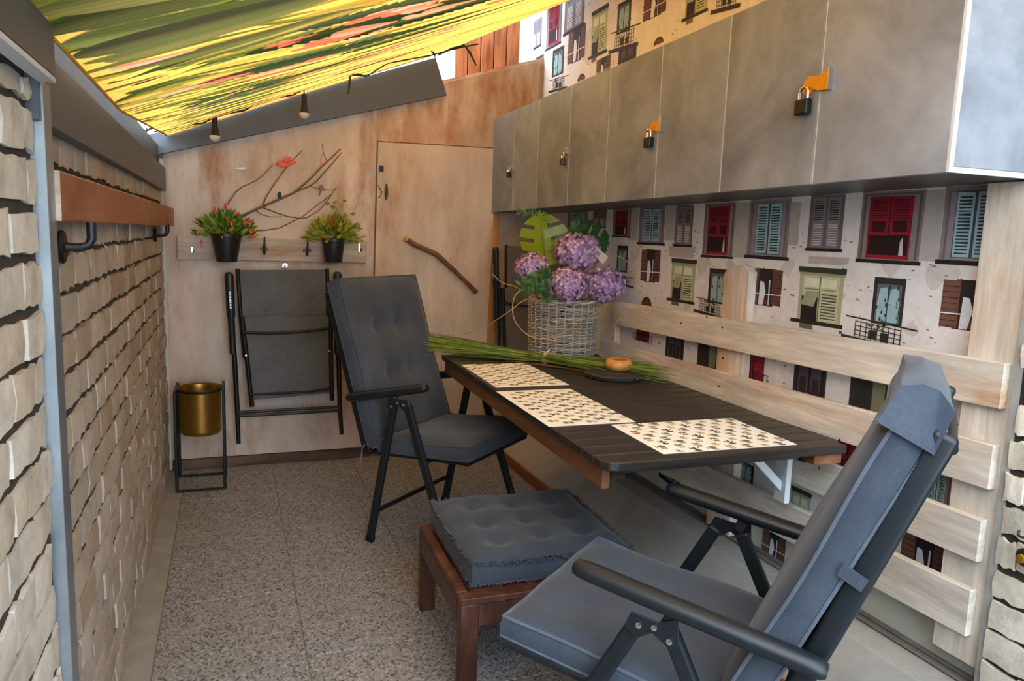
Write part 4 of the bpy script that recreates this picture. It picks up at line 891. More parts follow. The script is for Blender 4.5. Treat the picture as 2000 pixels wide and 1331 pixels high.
# stone plate, wooden bowl, dark runner
pl_c = (1.445, 2.60)
r = random.Random(2); n = 26; mb = MB(); rings = []
for rad, z in ((0.10, 0.0), (0.118, 0.004), (0.122, 0.016), (0.117, 0.022), (0.05, 0.0225)):
    rings.append([(rad * (1 + 0.05 * sin(3 * a) + 0.03 * sin(5 * a + 1)) * cos(a), rad * 0.95 * (1 + 0.04 * sin(2 * a + 1)) * sin(a), z) for a in [2 * pi * k / n for k in range(n)]])
vs_ = [v for rg in rings for v in rg]; fs_ = [(i * n + k, i * n + (k + 1) % n, (i + 1) * n + (k + 1) % n, (i + 1) * n + k) for i in range(4) for k in range(n)] + [tuple(reversed(range(n))), tuple(range(4 * n, 5 * n))]
o = obj('slate_plate', mb.add(vs_, fs_), M['stone_black'], smooth=True); o.location = (*pl_c, 0.7005)
tag(o, 'round black slate plate under the wooden bowl', 'plate')
e = empty('wooden_bowl', (pl_c[0] + 0.03, pl_c[1] + 0.03, 0.7235))
obj('ring_body', MB().lathe([(0.035, 0), (0.046, 0.004), (0.055, 0.018), (0.055, 0.032), (0.048, 0.044), (0.040, 0.047), (0.033, 0.044), (0.031, 0.03), (0.004, 0.028)], 32), M['bowl_wood'], e, smooth=50)
obj('inner_cup', MB().lathe([(0.0315, 0.029), (0.032, 0.0435), (0.029, 0.0435), (0.028, 0.031), (0.003, 0.030)], 24), M['rail_wood'], e, smooth=True)
tag(e, 'small turned wooden candle bowl on the slate plate', 'bowl')
o = obj('dark_runner', MB().grid(lambda u, v: (1.13 + 0.32 * u + 0.04 * v + 0.006 * sin(17 * v), 3.02 - 0.37 * u + 0.15 * v + 0.008 * sin(23 * u), 0.7012 + 0.003 * abs(sin(9 * u + 4 * v))), 24, 8), M['bark'])
sm = o.modifiers.new('thick', 'SOLIDIFY'); sm.thickness = 0.002; sm.offset = 1
tag(o, 'piece of dark bark lying under the grass bundle', 'bark')

# grass bundle
ge = empty('grass_bundle', (1.285, 2.935, 0.705)); mb = MB(); r = random.Random(12)
A0 = Vector((0.835, 3.36, 0.735)) - Vector(ge.location); B0 = Vector((1.60, 2.545, 0.728)) - Vector(ge.location); K0 = Vector((0, 0, 0.02))
for i in range(330):
    a = A0 + Vector((r.gauss(0, 0.05), r.gauss(0, 0.06), r.uniform(-0.02, 0.045))) + (A0 * r.uniform(-0.35, 0.12)) * Vector((1, 1, 0)).length * 0.4
    b = B0 + Vector((r.gauss(0, 0.05), r.gauss(0, 0.06), r.uniform(-0.02, 0.03))) + B0 * r.uniform(-0.3, 0.04)
    b.x = min(b.x, XS - 0.012 - ge.location.x)
    k = K0 + Vector((r.gauss(0, 0.010), r.gauss(0, 0.010), r.uniform(-0.016, 0.016)))
    w0 = r.uniform(0.0014, 0.0034); pts = []
    for t in range(9):
        s_ = t / 8
        p_ = a * (1 - s_) ** 2 + 2 * k * s_ * (1 - s_) + b * s_ ** 2 + k * 0.0
        q_ = a.lerp(k, s_ * 2) if s_ < .5 else k.lerp(b, s_ * 2 - 1)
        p_ = p_ * 0.35 + q_ * 0.65; p_.z = max(p_.z, 0.0006); pts.append(p_)
    d = (b - a).normalized(); sd_ = Vector((-d.y, d.x, 0)) * cos(i) + Vector((0, 0, 1)) * sin(i)
    vv = []
    for t, p_ in enumerate(pts):
        w_ = w0 * (0.25 + sin(pi * min(0.98, max(0.06, t / 8))) * 0.9); vv += [p_ + sd_ * w_, p_ - sd_ * w_]
    for v_ in vv: v_.z = max(v_.z, 0.0004)
    mb.add(vv, [(2 * t, 2 * t + 1, 2 * t + 3, 2 * t + 2) for t in range(8)])
o = obj('blades', mb, M['grass'], ge, fix=False); o['kind'] = 'stuff'
dd = (B0 - A0).normalized(); sd_ = Vector((-dd.y, dd.x, 0))
obj('raffia', MB().tube([K0 + sd_ * 0.026 * cos(t) + Vector((0, 0, 0.021 * sin(t))) + dd * 0.003 * sin(3 * t) for t in [2 * pi * i / 20 for i in range(20)]], 0.0045, 6, flat=2.0, closed=True).tube([K0 + Vector((0, 0, 0.02)), K0 + Vector((0.008, 0, 0.032)), K0 + Vector((0.02, 0.006, 0.038))], 0.003, 5).tube([K0 + Vector((0, 0, 0.02)), K0 + Vector((-0.012, -0.004, 0.03))], 0.003, 5), M['tie'], ge, smooth=True)
tag(ge, 'bundle of long green grass tied with raffia across the table', 'grass bundle')

# ------------------------------------------------------------------ wicker basket with flowers
bk = empty('wicker_basket', (1.415, 3.06, 0.7005)); R0, R1, BH = 0.145, 0.156, 0.272
nst = 26; r = random.Random(8); mb = MB()
nrow = 44
for k in range(nrow):
    z = 0.006 + (BH - 0.012) * k / (nrow - 1); rad = R0 + (R1 - R0) * z / BH; ph = (k % 2) * pi; n = nst * 3
    for piece in range(3):
        a0 = 2 * pi * piece / 3 + r.uniform(-.3, .3); a1 = a0 + 2 * pi / 3 + 0.15
        pts = []
        for i in range(n // 3 + 2):
            a = a0 + (a1 - a0) * i / (n // 3 + 1)
            rr_ = rad + 0.0042 * sin(a * nst / 2 + ph) + r.uniform(-.0008, .0008); pts.append((rr_ * cos(a), rr_ * sin(a), z + r.uniform(-.0012, .0012)))
        mb.tube(pts, 0.0033, 4, flat=0.8, cap=False)
wv_ = obj('weave', mb, M['wicker'], bk, fix=False); wv_['kind'] = 'stuff'
for i in range(nst):
    a = 2 * pi * i / nst
    obj('stake', MB().tube([(R0 * cos(a), R0 * sin(a), 0.0), (R1 * cos(a), R1 * sin(a), BH)], 0.003, 5), M['wicker'], bk)
obj('base', MB().lathe([(0.1, 0), (R0 - 0.004, 0.0), (R0 - 0.004, 0.008), (0.003, 0.008)], 28), M['wicker'], bk)
rim = MB()
for ph in (0, 1.6, 3.2): rim.tube([((R1 + 0.003 * cos(8 * t + ph)) * cos(t), (R1 + 0.003 * cos(8 * t + ph)) * sin(t), BH + 0.004 * sin(8 * t + ph)) for t in [2 * pi * i / 80 for i in range(80)]], 0.0045, 5, closed=True)
obj('rim', rim, M['wicker'], bk, smooth=True)
obj('filling', MB().lathe([(R1 - 0.012, BH - 0.05), (R1 - 0.012, BH - 0.03), (0.003, BH - 0.022)], 20), M['soil'], bk)
tag(bk, 'grey wicker basket of flowers standing on the far end of the table', 'basket')

def hydrangea(px_, yy, rad, seed, label, nf=120, squash=0.85, front=True):
    c = on(1, yy, *px_); e = empty('hydrangea', c); r = random.Random(seed); mb = MB()
    nf = int(nf * 2.0)
    for i in range(nf):
        z = 1 - 2 * (i + 0.5) / nf; th = i * 2.39996; q = sqrt(1 - z * z)
        n_ = Vector((q * cos(th), q * sin(th), z)); p_ = Vector((n_.x, n_.y, n_.z * squash)) * rad * r.uniform(0.74, 1.12)
        t1 = n_.orthogonal().normalized(); t2 = n_.cross(t1); a0 = r.uniform(0, pi); s_ = rad * r.uniform(0.15, 0.24)
        for k in range(4):
            a = a0 + k * pi / 2; d = t1 * cos(a) + t2 * sin(a); w_ = -t1 * sin(a) + t2 * cos(a); up = n_ * r.uniform(-0.1, 0.5) * s_
            mb.add([p_, p_ + d * s_ * .5 + w_ * s_ * .45 + up * .4, p_ + d * s_ + up, p_ + d * s_ * .5 - w_ * s_ * .45 + up * .4], [(0, 1, 2), (0, 2, 3)])
    fo = obj('florets', mb, M['petal'], e, fix=False); fo['kind'] = 'stuff'
    core = MB().lathe([(rad * .62 * sin(pi * k / 10) + .0005, -rad * .55 * cos(pi * k / 10)) for k in range(11)], 14)
    obj('heart', core, M['fern'], e, smooth=True)
    bc = Vector((1.415, 3.06, 0.94)) - c
    obj('stem', MB().tube([Vector((0, 0, -rad * 0.5)), (Vector((0, 0, -rad)) + bc) * 0.5, bc], 0.004, 6), M['leaf_chili'], e)
    tag(e, label, 'flower', 'lilac hydrangeas in the basket')
hydrangea((1128, 494), 3.02, 0.098, 1, 'tallest lilac hydrangea head in the middle of the basket', 150)
hydrangea((1180, 556), 2.95, 0.088, 2, 'lilac hydrangea head drooping over the right rim of the basket', 140)
hydrangea((1040, 523), 3.0, 0.070, 3, 'small lilac hydrangea head on the left of the basket', 100)
hydrangea((1110, 556), 2.90, 0.082, 4, 'low lilac hydrangea head over the front rim of the basket', 130)
def monstera(tip, base, yy, width, mat, label, lean, seed):
    B_ = on(1, yy, *base); T_ = on(1, yy, *tip); T_.y += lean; e = empty('monstera_leaf', B_); ax = T_ - B_; L = ax.length; d = ax.normalized()
    wv = d.cross(Vector((0, 1, 0))).normalized(); nn = wv.cross(d); mb = MB(); N = 28
    prof = lambda t: width * (sin(pi * min(1, t * 0.93 + 0.07)) ** 0.6) * (1 - 0.25 * t)
    for s_ in (1, -1):
        for i in range(N):
            a, b = i / N, (i + 1) / N
            cut = (i % 7 in (5, 6)) and 3 < i < 27
            k1 = 0.7 if cut else 1.0
            def P_(t, f): 
                x = prof(t) * f; return d * (t * L + 0.18 * x * (1 if s_ else 1)) + wv * s_ * x + nn * (-0.35 * x * x / width + 0.03 * sin(3 * t))
            mb.add([P_(a, 0), P_(b, 0), P_(b, 0.5 * k1), P_(a, 0.5 * k1)], [(0, 1, 2, 3)])
            if not cut: mb.add([P_(a, 0.5), P_(b, 0.5), P_(b, 1), P_(a, 1)], [(0, 1, 2, 3)])
    bm_me = mb.mesh('blade', fix=False); bm = bmesh.new(); bm.from_mesh(bm_me); bmesh.ops.remove_doubles(bm, verts=bm.verts, dist=0.0002); bm.to_mesh(bm_me); bm.free()
    link('blade', bm_me, mat, e, smooth=True)
    bc = Vector((1.415, 3.06, 0.93)) - B_
    obj('stalk', MB().tube([d * L * 0.9 - nn * -0.004, d * L * 0.4 - nn * -0.004, Vector((0, 0, 0)), bc], [0.001, 0.003, 0.004, 0.004], 6), M['leaf_lime'], e, smooth=True)
    tag(e, label, 'leaf')
monstera((1062, 415), (1070, 520), 3.09, 0.138, M['leaf_lime'], 'upright lime green monstera leaf at the back of the basket', 0.03, 1)
monstera((1204, 478), (1115, 462), 3.11, 0.105, M['leaf_dark'], 'dark green monstera leaf leaning right over the basket', 0.05, 2)
def fern(pts, yy, label, seed, n=26, L=0.035, mat='fern'):
    P_ = [on(1, yy, *p) for p in pts]; e = empty('fern_sprig', P_[0]); o2 = Vector(P_[0]); P_ = [p - o2 for p in P_]; r = random.Random(seed); mb = MB()
    for i in range(n):
        t = (i + .5) / n * (len(P_) - 1); k = int(t); p_ = P_[k].lerp(P_[k + 1], t - k); d = (P_[k + 1] - P_[k]).normalized()
        for s_ in (1, -1, 0.3):
            q = (d * 0.6 + d.cross(Vector((0, 1, 0))).normalized() * s_ + Vector((0, r.uniform(-.7, .3), r.uniform(-.2, .2)))).normalized() * L * r.uniform(.6, 1.1); w_ = q.cross(Vector((0, 1, 0.3))).normalized() * L * 0.16
            mb.add([p_, p_ + q * .5 + w_, p_ + q, p_ + q * .5 - w_], [(0, 1, 2), (0, 2, 3)])
    fo = obj('leaflets', mb, M[mat], e, fix=False); fo['kind'] = 'stuff'
    obj('stem', MB().tube(P_, 0.0018, 5), M['leaf_chili'], e); tag(e, label, 'fern')
fern([(1075, 590), (1060, 560), (1045, 545), (1022, 560)], 2.93, 'feathery fern sprig hanging over the left rim of the basket', 1, 40, 0.05)
fern([(1080, 560), (1078, 540), (1060, 535), (1035, 555)], 2.91, 'bushy fern between the two left hydrangea heads', 2, 44, 0.045)
fern([(1100, 540), (1110, 470), (1130, 440)], 3.10, 'tall fern sprig behind the middle hydrangea', 3, 26, 0.05)
fern([(1080, 500), (1075, 440), (1060, 420), (1010, 412)], 3.14, 'pale fern sprig touching the cabinet underside', 4, 30, 0.03)
def vine(pts, yy, label, rad=0.0022):
    P_ = [on(1, y_, *p) for p, y_ in zip(pts, yy)]
    S = []                                                                # Catmull-Rom
    for i in range(len(P_) - 1):
        a, b, c_, d_ = P_[max(i - 1, 0)], P_[i], P_[i + 1], P_[min(i + 2, len(P_) - 1)]
        for k in range(6):
            t = k / 6; S.append(0.5 * ((2 * b) + (c_ - a) * t + (2 * a - 5 * b + 4 * c_ - d_) * t * t + (3 * b - a - 3 * c_ + d_) * t ** 3))
    S.append(P_[-1]); o = obj('vine', MB().tube([s - S[0] for s in S], rad, 6), M['vine'], smooth=True); o.location = S[0]
    tag(o, label, 'vine')
vine([(1060, 600), (1030, 565), (1005, 580), (1003, 620), (1025, 650), (1055, 662), (1100, 650), (1140, 625), (1185, 600)], [3.0, 2.95, 2.9, 2.88, 2.88, 2.87, 2.88, 2.89, 2.92], 'yellowish vine looping low around the basket')
vine([(1175, 600), (1215, 575), (1240, 560), (1232, 520), (1205, 500), (1190, 505)], [2.95, 2.92, 2.90, 2.92, 2.98, 3.0], 'brown vine arching to the right of the basket', 0.0026)
vine([(1065, 600), (1030, 585), (990, 612), (945, 640), (905, 655)], [3.0, 2.95, 2.98, 3.1, 3.2], 'long straight dry stem sticking out left of the basket', 0.0018)
vine([(1060, 590), (1010, 562), (980, 552), (962, 535)], [3.0, 2.98, 3.02, 3.05], 'short dry stem curling up left of the basket', 0.0018)
vine([(1220, 590), (1215, 615), (1195, 640)], [2.91, 2.88, 2.88], 'brown vine end hanging below the right arch', 0.002)
q = [on(1, 2.93, *p) for p in ((1160, 478), (1188, 502), (1178, 516), (1150, 492))]
o = obj('paper_tag', MB().prism([p - q[0] for p in q], (0, 0.002, 0)), plain('kraft paper', (206, 186, 166), 0.8)); o.location = q[0]
tag(o, 'small beige paper tag among the hydrangeas', 'tag')

# ------------------------------------------------------------------ folding armchairs with cushions
def pad_mesh(A, B, width, thick, nrm, nu=26, nv=16, tufts=(), puff=0.010, seed=0, round_=0.0):
    """a boxed pad from A to B (bottom surface), puffed on top; returns (mesh builder, top rim, bottom rim)"""
    A = Vector(A); B = Vector(B); d = B - A; nrm = Vector(nrm).normalized(); side = Vector((0, 1, 0)); r = random.Random(seed)
    ph = [r.uniform(0, 6) for _ in range(6)]
    def P(u, v, top):
        vv = v - 0.5; base = A + d * u + side * vv * width
        eu = min(u, 1 - u) * d.length; ev = min(v, 1 - v) * width
        if not top: return base
        e_ = min(1, eu / 0.06) * min(1, ev / 0.06); e_ = e_ * (2 - e_)
        h = thick - puff + puff * 2 * e_
        for tu, tv, td in tufts:
            q = ((u - tu) * d.length) ** 2 + ((v - tv) * width) ** 2; h -= td * math.exp(-q / 0.0011) + td * 0.6 * math.exp(-q / 0.008)
        h += 0.0025 * sin(9 * u + ph[0] + 3 * v) + 0.002 * sin(17 * v + ph[1] + 4 * u)
        return base + nrm * h
    mb = MB(); W = nu + 1
    top = [P(i / nu, j / nv, True) for j in range(nv + 1) for i in range(nu + 1)]; bot = [P(i / nu, j / nv, False) for j in range(nv + 1) for i in range(nu + 1)]
    n = len(top); fs = []
    for j in range(nv):
        for i in range(nu):
            a, b, c, e = j * W + i, j * W + i + 1, (j + 1) * W + i + 1, (j + 1) * W + i
            fs.append((a, b, c, e)); fs.append((n + e, n + c, n + b, n + a))
    rim = list(range(W)) + [j * W + nu for j in range(1, nv + 1)] + [nv * W + i for i in range(nu - 1, -1, -1)] + [j * W for j in range(nv - 1, 0, -1)]
    # bulged side ring
    ctr = sum(bot, Vector()) / n; mid = []
    for k in rim:
        m = (top[k] + bot[k]) / 2; o = m - (ctr + nrm * thick / 2); o -= nrm * o.dot(nrm); mid.append(m + o.normalized() * 0.006)
    vs = top + bot + mid
    for q, (a, b) in enumerate(zip(rim, rim[1:] + rim[:1])):
        m0 = 2 * n + q; m1 = 2 * n + (q + 1) % len(rim)
        fs.append((b, a, m0, m1)); fs.append((m1, m0, n + a, n + b))
    mb.add(vs, fs)
    return mb, [top[k] for k in rim], [bot[k] for k in rim]
def pad(name, parent, mat, pipe, *a, **k):
    mb, t, b = pad_mesh(*a, **k); o = obj(name, mb, mat, parent, smooth=60)
    obj('piping', MB().tube(t, 0.0036, 5, closed=True), pipe, o, smooth=True); obj('piping', MB().tube(b, 0.0036, 5, closed=True), pipe, o, smooth=True)
    return o
def armchair(name, loc, f, p, label):
    e = empty(name, (loc[0], loc[1], 0), atan2(f[1], f[0]))
    m = M['metal_dark']; LW = 0.28
    ax0, az0, ax1, az1 = p['arm']; px_, pz = p['apex']; ff, rf = p['feet']; s0, s1 = p['seat']; b0, b1 = p['back']
    for s in (-1, 1):
        y = s * LW
        d = Vector((ax1 - ax0, 0, az1 - az0)); dn = d.normalized(); A = Vector((ax0, y, az0)); B = Vector((ax1, y, az1))
        obj('armrest', MB().tube([A, A + dn * 0.004, A + dn * 0.015, A + dn * 0.04, A.lerp(B, .5), B - dn * 0.03, B - dn * 0.008, B], [0.012, 0.018, 0.0215, 0.0235, 0.024, 0.0235, 0.021, 0.015], 16, flat=0.78), m, e, smooth=True)
        yl = y - s * 0.004
        for x, fx in ((px_ + 0.022, ff), (px_ - 0.04, rf)):
            lg = obj('leg', MB().bar((x, yl, pz - 0.012), (fx, yl, 0.012), 0.019, 0.034, (1, 0, 0.3)), m, e, bevel=0.006, seg=2)
            dv = Vector((fx - x, 0, -(pz - 0.024))).normalized()
            obj('foot_cap', MB().bar(Vector((fx, yl, 0.012)) - dv * 0.018, (fx + dv.x * 0.012, yl, 0.0), 0.022, 0.037, (1, 0, 0.3)), M['metal_black'], lg, bevel=0.004)
        br_ = obj('hinge_plate', MB().prism([(px_ + 0.045, yl + s * 0.0115, pz - 0.022), (px_ + 0.032, yl + s * 0.0115, pz + 0.010), (px_ - 0.02, yl + s * 0.0115, pz + 0.004), (px_ - 0.058, yl + s * 0.0115, pz + 0.022), (px_ - 0.062, yl + s * 0.0115, pz - 0.03), (px_ - 0.05, yl + s * 0.0115, pz - 0.045), (px_ - 0.01, yl + s * 0.0115, pz - 0.02), (px_ + 0.02, yl + s * 0.0115, pz - 0.04)], (0, s * 0.004, 0)), m, e, bevel=0.001)
        for dx, dz in ((0.016, -0.012), (-0.014, -0.008), (-0.044, -0.026)):
            rm_ = MB().tube([(px_ + dx, yl + s * 0.013, pz + dz), (px_ + dx, yl + s * 0.018, pz + dz), (px_ + dx, yl + s * 0.0195, pz + dz)], [0.006, 0.006, 0.003], 10)
            obj('rivet', rm_, M['chrome'], br_, smooth=True)
        obj('arm_post', MB().bar((px_ - 0.03, y - s * 0.004, pz - 0.01), (px_ - 0.045, y, (az0 + az1) / 2 - 0.012), 0.016, 0.026, (1, 0, 0)), m, e, bevel=0.003)
        ys = s * p['ry']
        obj('seat_rail', MB().tube([(s0[0] - 0.004, ys, s0[1] - 0.012), (s1[0] - 0.02, ys, s1[1] - 0.012)], 0.0125, 10), m, e, smooth=True)
        bd = Vector((b1[0] - b0[0], 0, b1[1] - b0[1])).normalized()
        obj('back_rail', MB().bar(Vector((b0[0], ys, b0[1])) - bd * 0.02, Vector((b1[0], ys, b1[1])), 0.024, 0.040, (1, 0, 0)), m, e, bevel=0.009, seg=3, smooth=True)
        obj('pivot', MB().tube([(s1[0] - 0.01, ys - s * 0.0, s1[1] - 0.01), (s1[0] - 0.012, y - s * 0.012, s1[1] - 0.01)], 0.008, 8), m, e)
        obj('arm_link', MB().tube([(ax1 + 0.03, y - s * 0.01, az1 - 0.002), (ax1 + 0.03, ys, az1 - 0.004)], 0.008, 8), m, e)
        t_ = (0.3 - 0.012) / (pz - 0.024)
    for x, z in ((rf + (px_ - 0.04 - rf) * 0.22, pz * 0.22), (ff + (px_ + 0.022 - ff) * 0.62, pz * 0.62)):
        obj('stretcher', MB().tube([(x, -LW + 0.006, z), (x, LW - 0.006, z)], 0.010, 10), m, e, smooth=True)
    obj('front_bar', MB().tube([(s0[0] - 0.01, -0.24, s0[1] - 0.014), (s0[0] - 0.01, 0.24, s0[1] - 0.014)], 0.011, 10), m, e, smooth=True)
    sl = Vector((s1[0] - s0[0], 0, s1[1] - s0[1]))
    obj('seat_mesh', MB().prism([(s0[0], -0.235, s0[1] - 0.004), (s0[0], 0.235, s0[1] - 0.004), (s1[0], 0.235, s1[1] - 0.004), (s1[0], -0.235, s1[1] - 0.004)], (0, 0, 0.003)), M['textilene'], e)
    obj('back_mesh', MB().prism([(b0[0], -0.235, b0[1]), (b0[0], 0.235, b0[1]), (b1[0], 0.235, b1[1]), (b1[0], -0.235, b1[1])], (0.003, 0, 0.001)), M['textilene'], e)
    obj('top_bar', MB().tube([(b1[0] - 0.008, -0.215, b1[1] - 0.03), (b1[0] - 0.008, 0.215, b1[1] - 0.03)], 0.010, 10), m, e, smooth=True)
    tag(e, label, 'chair', 'folding armchairs with cushions'); return e
def cushion(loc, f, p, mat, label, tufts_b, tufts_s, hood):
    e = empty('chair_cushion', (loc[0], loc[1], 0), atan2(f[1], f[0])); s0, s1 = p['cseat']; b0, b1 = p['cback']; th = p['th']; ths = p['ths']
    sd = Vector((s1[0] - s0[0], 0, s1[1] - s0[1])).normalized(); sn = Vector((-sd.z, 0, sd.x)); sn = sn if sn.z > 0 else -sn
    bd = Vector((b1[0] - b0[0], 0, b1[1] - b0[1])).normalized(); bn = Vector((bd.z, 0, -bd.x))
    pad('seat_pad', e, mat, M['denim_pipe'] if hood else mat, (s0[0], 0, s0[1]), (s1[0], 0, s1[1]), p['w'], ths, sn, tufts=tufts_s, seed=3, puff=0.008)
    pad('back_pad', e, mat, M['denim_pipe'] if hood else mat, (b0[0], 0, b0[1]), (b1[0] - bd.x * 0.035 * hood, 0, b1[1] - bd.z * 0.035 * hood), p['w'], th, bn, nu=36, nv=20, tufts=tufts_b, seed=5, puff=0.010)
    if hood:
        T = Vector((b1[0], 0, b1[1])); w = p['w'] / 2 + 0.014; pr = [T - bd * 0.06 + bn * (th + 0.013), T + bd * 0.008 + bn * (th + 0.010), T + bd * 0.036 + bn * 0.054, T + bd * 0.036 + bn * 0.024, T + bd * 0.008 - bn * 0.006, T - bd * 0.065 - bn * 0.008]
        wk = [w, w - 0.006, 0.215, 0.215, w - 0.006, w]
        mb = MB(); N = 14
        def hp(i, k):
            v = i / N; q = Vector(pr[k]); q.y = (v - 0.5) * 2 * wk[k]; q += (bd * -0.022 + bn * 0.012) * (1 - v) * (k in (1, 2, 3, 4)) - bd * 0.02 * (2 * abs(v - 0.5)) ** 4 * (k in (2, 3)) + bd * (0.004 * sin(11 * v + k) * (k in (2, 3))) + bn * 0.003 * sin(7 * v + 2 * k); return q
        vs = [hp(i, k) for k in range(len(pr)) for i in range(N + 1)]
        mb.add(vs, [(k * (N + 1) + i, k * (N + 1) + i + 1, (k + 1) * (N + 1) + i + 1, (k + 1) * (N + 1) + i) for k in range(len(pr) - 1) for i in range(N)])
        for sgn in (0, N): mb.add([hp(sgn, k) for k in range(len(pr))], [tuple(range(len(pr)))])
        h = obj('hood', mb, mat, e, smooth=50); obj('hood_hem', MB().tube([hp(i, 0) for i in range(N + 1)], 0.004, 6), mat, h, smooth=True)
        S_ = Vector((b0[0], 0, b0[1])).lerp(T, 0.55)
        for sgn in (-1, 1):
            obj('strap', MB().prism([S_ + Vector((0, sgn * (w - 0.004), 0)) + bn * 0.012 + bd * 0.012, S_ + Vector((0, sgn * (w - 0.004), 0)) + bn * 0.012 - bd * 0.012, S_ + Vector((0, sgn * (w + 0.004), 0)) - bn * 0.03 - bd * 0.012, S_ + Vector((0, sgn * (w + 0.004), 0)) - bn * 0.03 + bd * 0.012], (0, sgn * 0.002, 0)), mat, e)
    for sgn in (-1, 1):
        q = Vector((b0[0] - 0.035, sgn * (p['w'] / 2 - 0.005), b0[1] - 0.015))
        obj('tie', MB().tube([q + bn * 0.02 + bd * 0.02, q, q + Vector((-0.005, 0, -0.05)), q + Vector((-0.012, 0, -0.09))], 0.0028, 5), M['tie_blue'], e)
    tag(e, label, 'cushion', 'armchair cushions'); return e
F1 = (0.657, -0.755); L1 = (1.013, 2.738)
c1 = dict(arm=(-0.166, 0.672, -0.55, 0.582), apex=(-0.282, 0.605), feet=(-0.05, -0.435), seat=((0.0, 0.405), (-0.44, 0.375)), back=((-0.495, 0.37), (-0.70, 1.0)),
          cseat=((0.01, 0.408), (-0.41, 0.378)), cback=((-0.462, 0.385), (-0.678, 1.035)), th=0.072, ths=0.060, w=0.52, ry=0.226)
armchair('armchair', L1, F1, c1, 'dark folding armchair with charcoal cushion, between the table and the back wall')
cushion(L1, F1, c1, M['charcoal'], 'charcoal tufted cushion on the armchair at the far side of the table', [(0.70, 0.36, 0.036), (0.70, 0.64, 0.036), (0.40, 0.36, 0.030), (0.40, 0.64, 0.030)], [(0.5, 0.5, 0.004)], False)
F2 = (-0.632, 0.776); L2 = (0.727, 1.555)
c2 = dict(arm=(-0.178, 0.616, -0.645, 0.552), apex=(-0.335, 0.552), feet=(-0.04, -0.635), seat=((-0.005, 0.398), (-0.47, 0.348)), back=((-0.548, 0.358), (-0.775, 0.972)),
          cseat=((0.0, 0.400), (-0.45, 0.350)), cback=((-0.514, 0.374), (-0.775, 1.004)), th=0.066, ths=0.054, ry=0.243, w=0.50)
armchair('armchair', L2, F2, c2, 'dark folding armchair with slate blue cushion, nearest the camera')
cushion(L2, F2, c2, M['denim'], 'slate blue cushion on the nearest armchair', [], [(0.5, 0.5, 0.003)], True)

# ------------------------------------------------------------------ folded chairs (one hangs on the back wall, one leans in the corner)
FO = Vector((0.27, 3.975, 0.14))
def fpt(x, y, dy=0.0): p = on(1, 3.96, x, y); return Vector((p.x - FO.x, dy, p.z - FO.z))
fc = empty('folded_chair', FO); m = M['metal_black']
for (a, b_), nm in ((((447, 531), (455, 690)), 'armrest'), (((657, 530), (658, 690)), 'armrest')):
    A, B = fpt(*a, -0.055), fpt(*b_, -0.045); d = (B - A).normalized()
    ao = obj('armrest', MB().tube([A, A + d * 0.006, A + d * 0.02, A + d * 0.21, A + d * 0.23, B], [0.010, 0.018, 0.0215, 0.021, 0.017, 0.016], 14, flat=0.8), M['metal_dark'], fc, smooth=True)
    if a[0] < 500:
        for k in range(7):
            z_ = A + d * (0.098 + 0.0125 * k); obj('label_mark', MB().box(z_.x - 0.004, z_.x + 0.004, z_.y - 0.0186, z_.y - 0.0176, z_.z - 0.0045, z_.z + 0.0045), M['galv'], ao)
for pts in (((449, 600), (458, 700), (463, 790), (466, 866)), ((659, 600), (661, 700), (663, 790), (667, 848))):
    obj('leg', MB().tube([fpt(*p, -0.025) for p in pts], [0.013, 0.0125, 0.012, 0.010], 10, flat=0.8), m, fc, smooth=True)
for pts in (((464, 526), (470, 620), (478, 700)), ((639, 525), (641, 620), (643, 700))):
    obj('back_rail', MB().tube([fpt(*p, -0.012) for p in pts], 0.010, 10), m, fc, smooth=True)
for pts in (((472, 618), (482, 700), (492, 792)), ((645, 612), (645, 700), (647, 780))):
    obj('seat_rail', MB().tube([fpt(*p, -0.045) for p in pts], 0.0115, 10), m, fc, smooth=True)
bp = [fpt(466, 528), fpt(639, 527), fpt(641, 645), fpt(474, 650)]
obj('back_mesh', MB().prism([p + Vector((0, -0.012, 0)) for p in bp], (0, 0.003, 0)), M['textilene'], fc)
sp_ = [fpt(478, 618), fpt(643, 616), fpt(643, 766), fpt(490, 780)]
obj('seat_mesh', MB().prism([p + Vector((0, -0.042, 0)) for p in sp_], (0, 0.003, 0)), M['textilene'], fc)
obj('bow', MB().tube([fpt(476, 648, -0.055), fpt(520, 649, -0.062), fpt(560, 648, -0.064), fpt(600, 645, -0.062), fpt(643, 640, -0.055)], 0.007, 10), m, fc, smooth=True)
obj('bow', MB().tube([fpt(488, 768, -0.05), fpt(540, 766, -0.055), fpt(600, 763, -0.055), fpt(645, 757, -0.05)], 0.006, 8), m, fc, smooth=True)
for dy in (-3, 4): obj('foot_bar', MB().tube([fpt(466, 808 + dy, -0.03), fpt(662, 797 + dy, -0.03)], 0.008, 8), M['metal_dark'], fc, smooth=True)
for p in ((480, 692), (641, 684)):
    q = fpt(*p, -0.058); obj('rivet', MB().tube([q, q + Vector((0, -0.003, 0))], 0.005, 8), M['chrome'], fc)
obj('hanger', MB().tube([fpt(557, 528, -0.01), fpt(557, 522, 0.02), fpt(557, 520, 0.066)], 0.003, 6), M['chrome'], fc)
tag(fc, 'folded dark chair with grey mesh hanging on the back wall', 'chair', 'folded mesh chairs')
fc2 = copy_tree(fc); fc2.location = (1.545, 3.70, 0.30); fc2.rotation_euler = (0, 0, radians(-66))
tag(fc2, 'folded dark chair with grey mesh in the corner behind the flower basket', 'chair', 'folded mesh chairs')

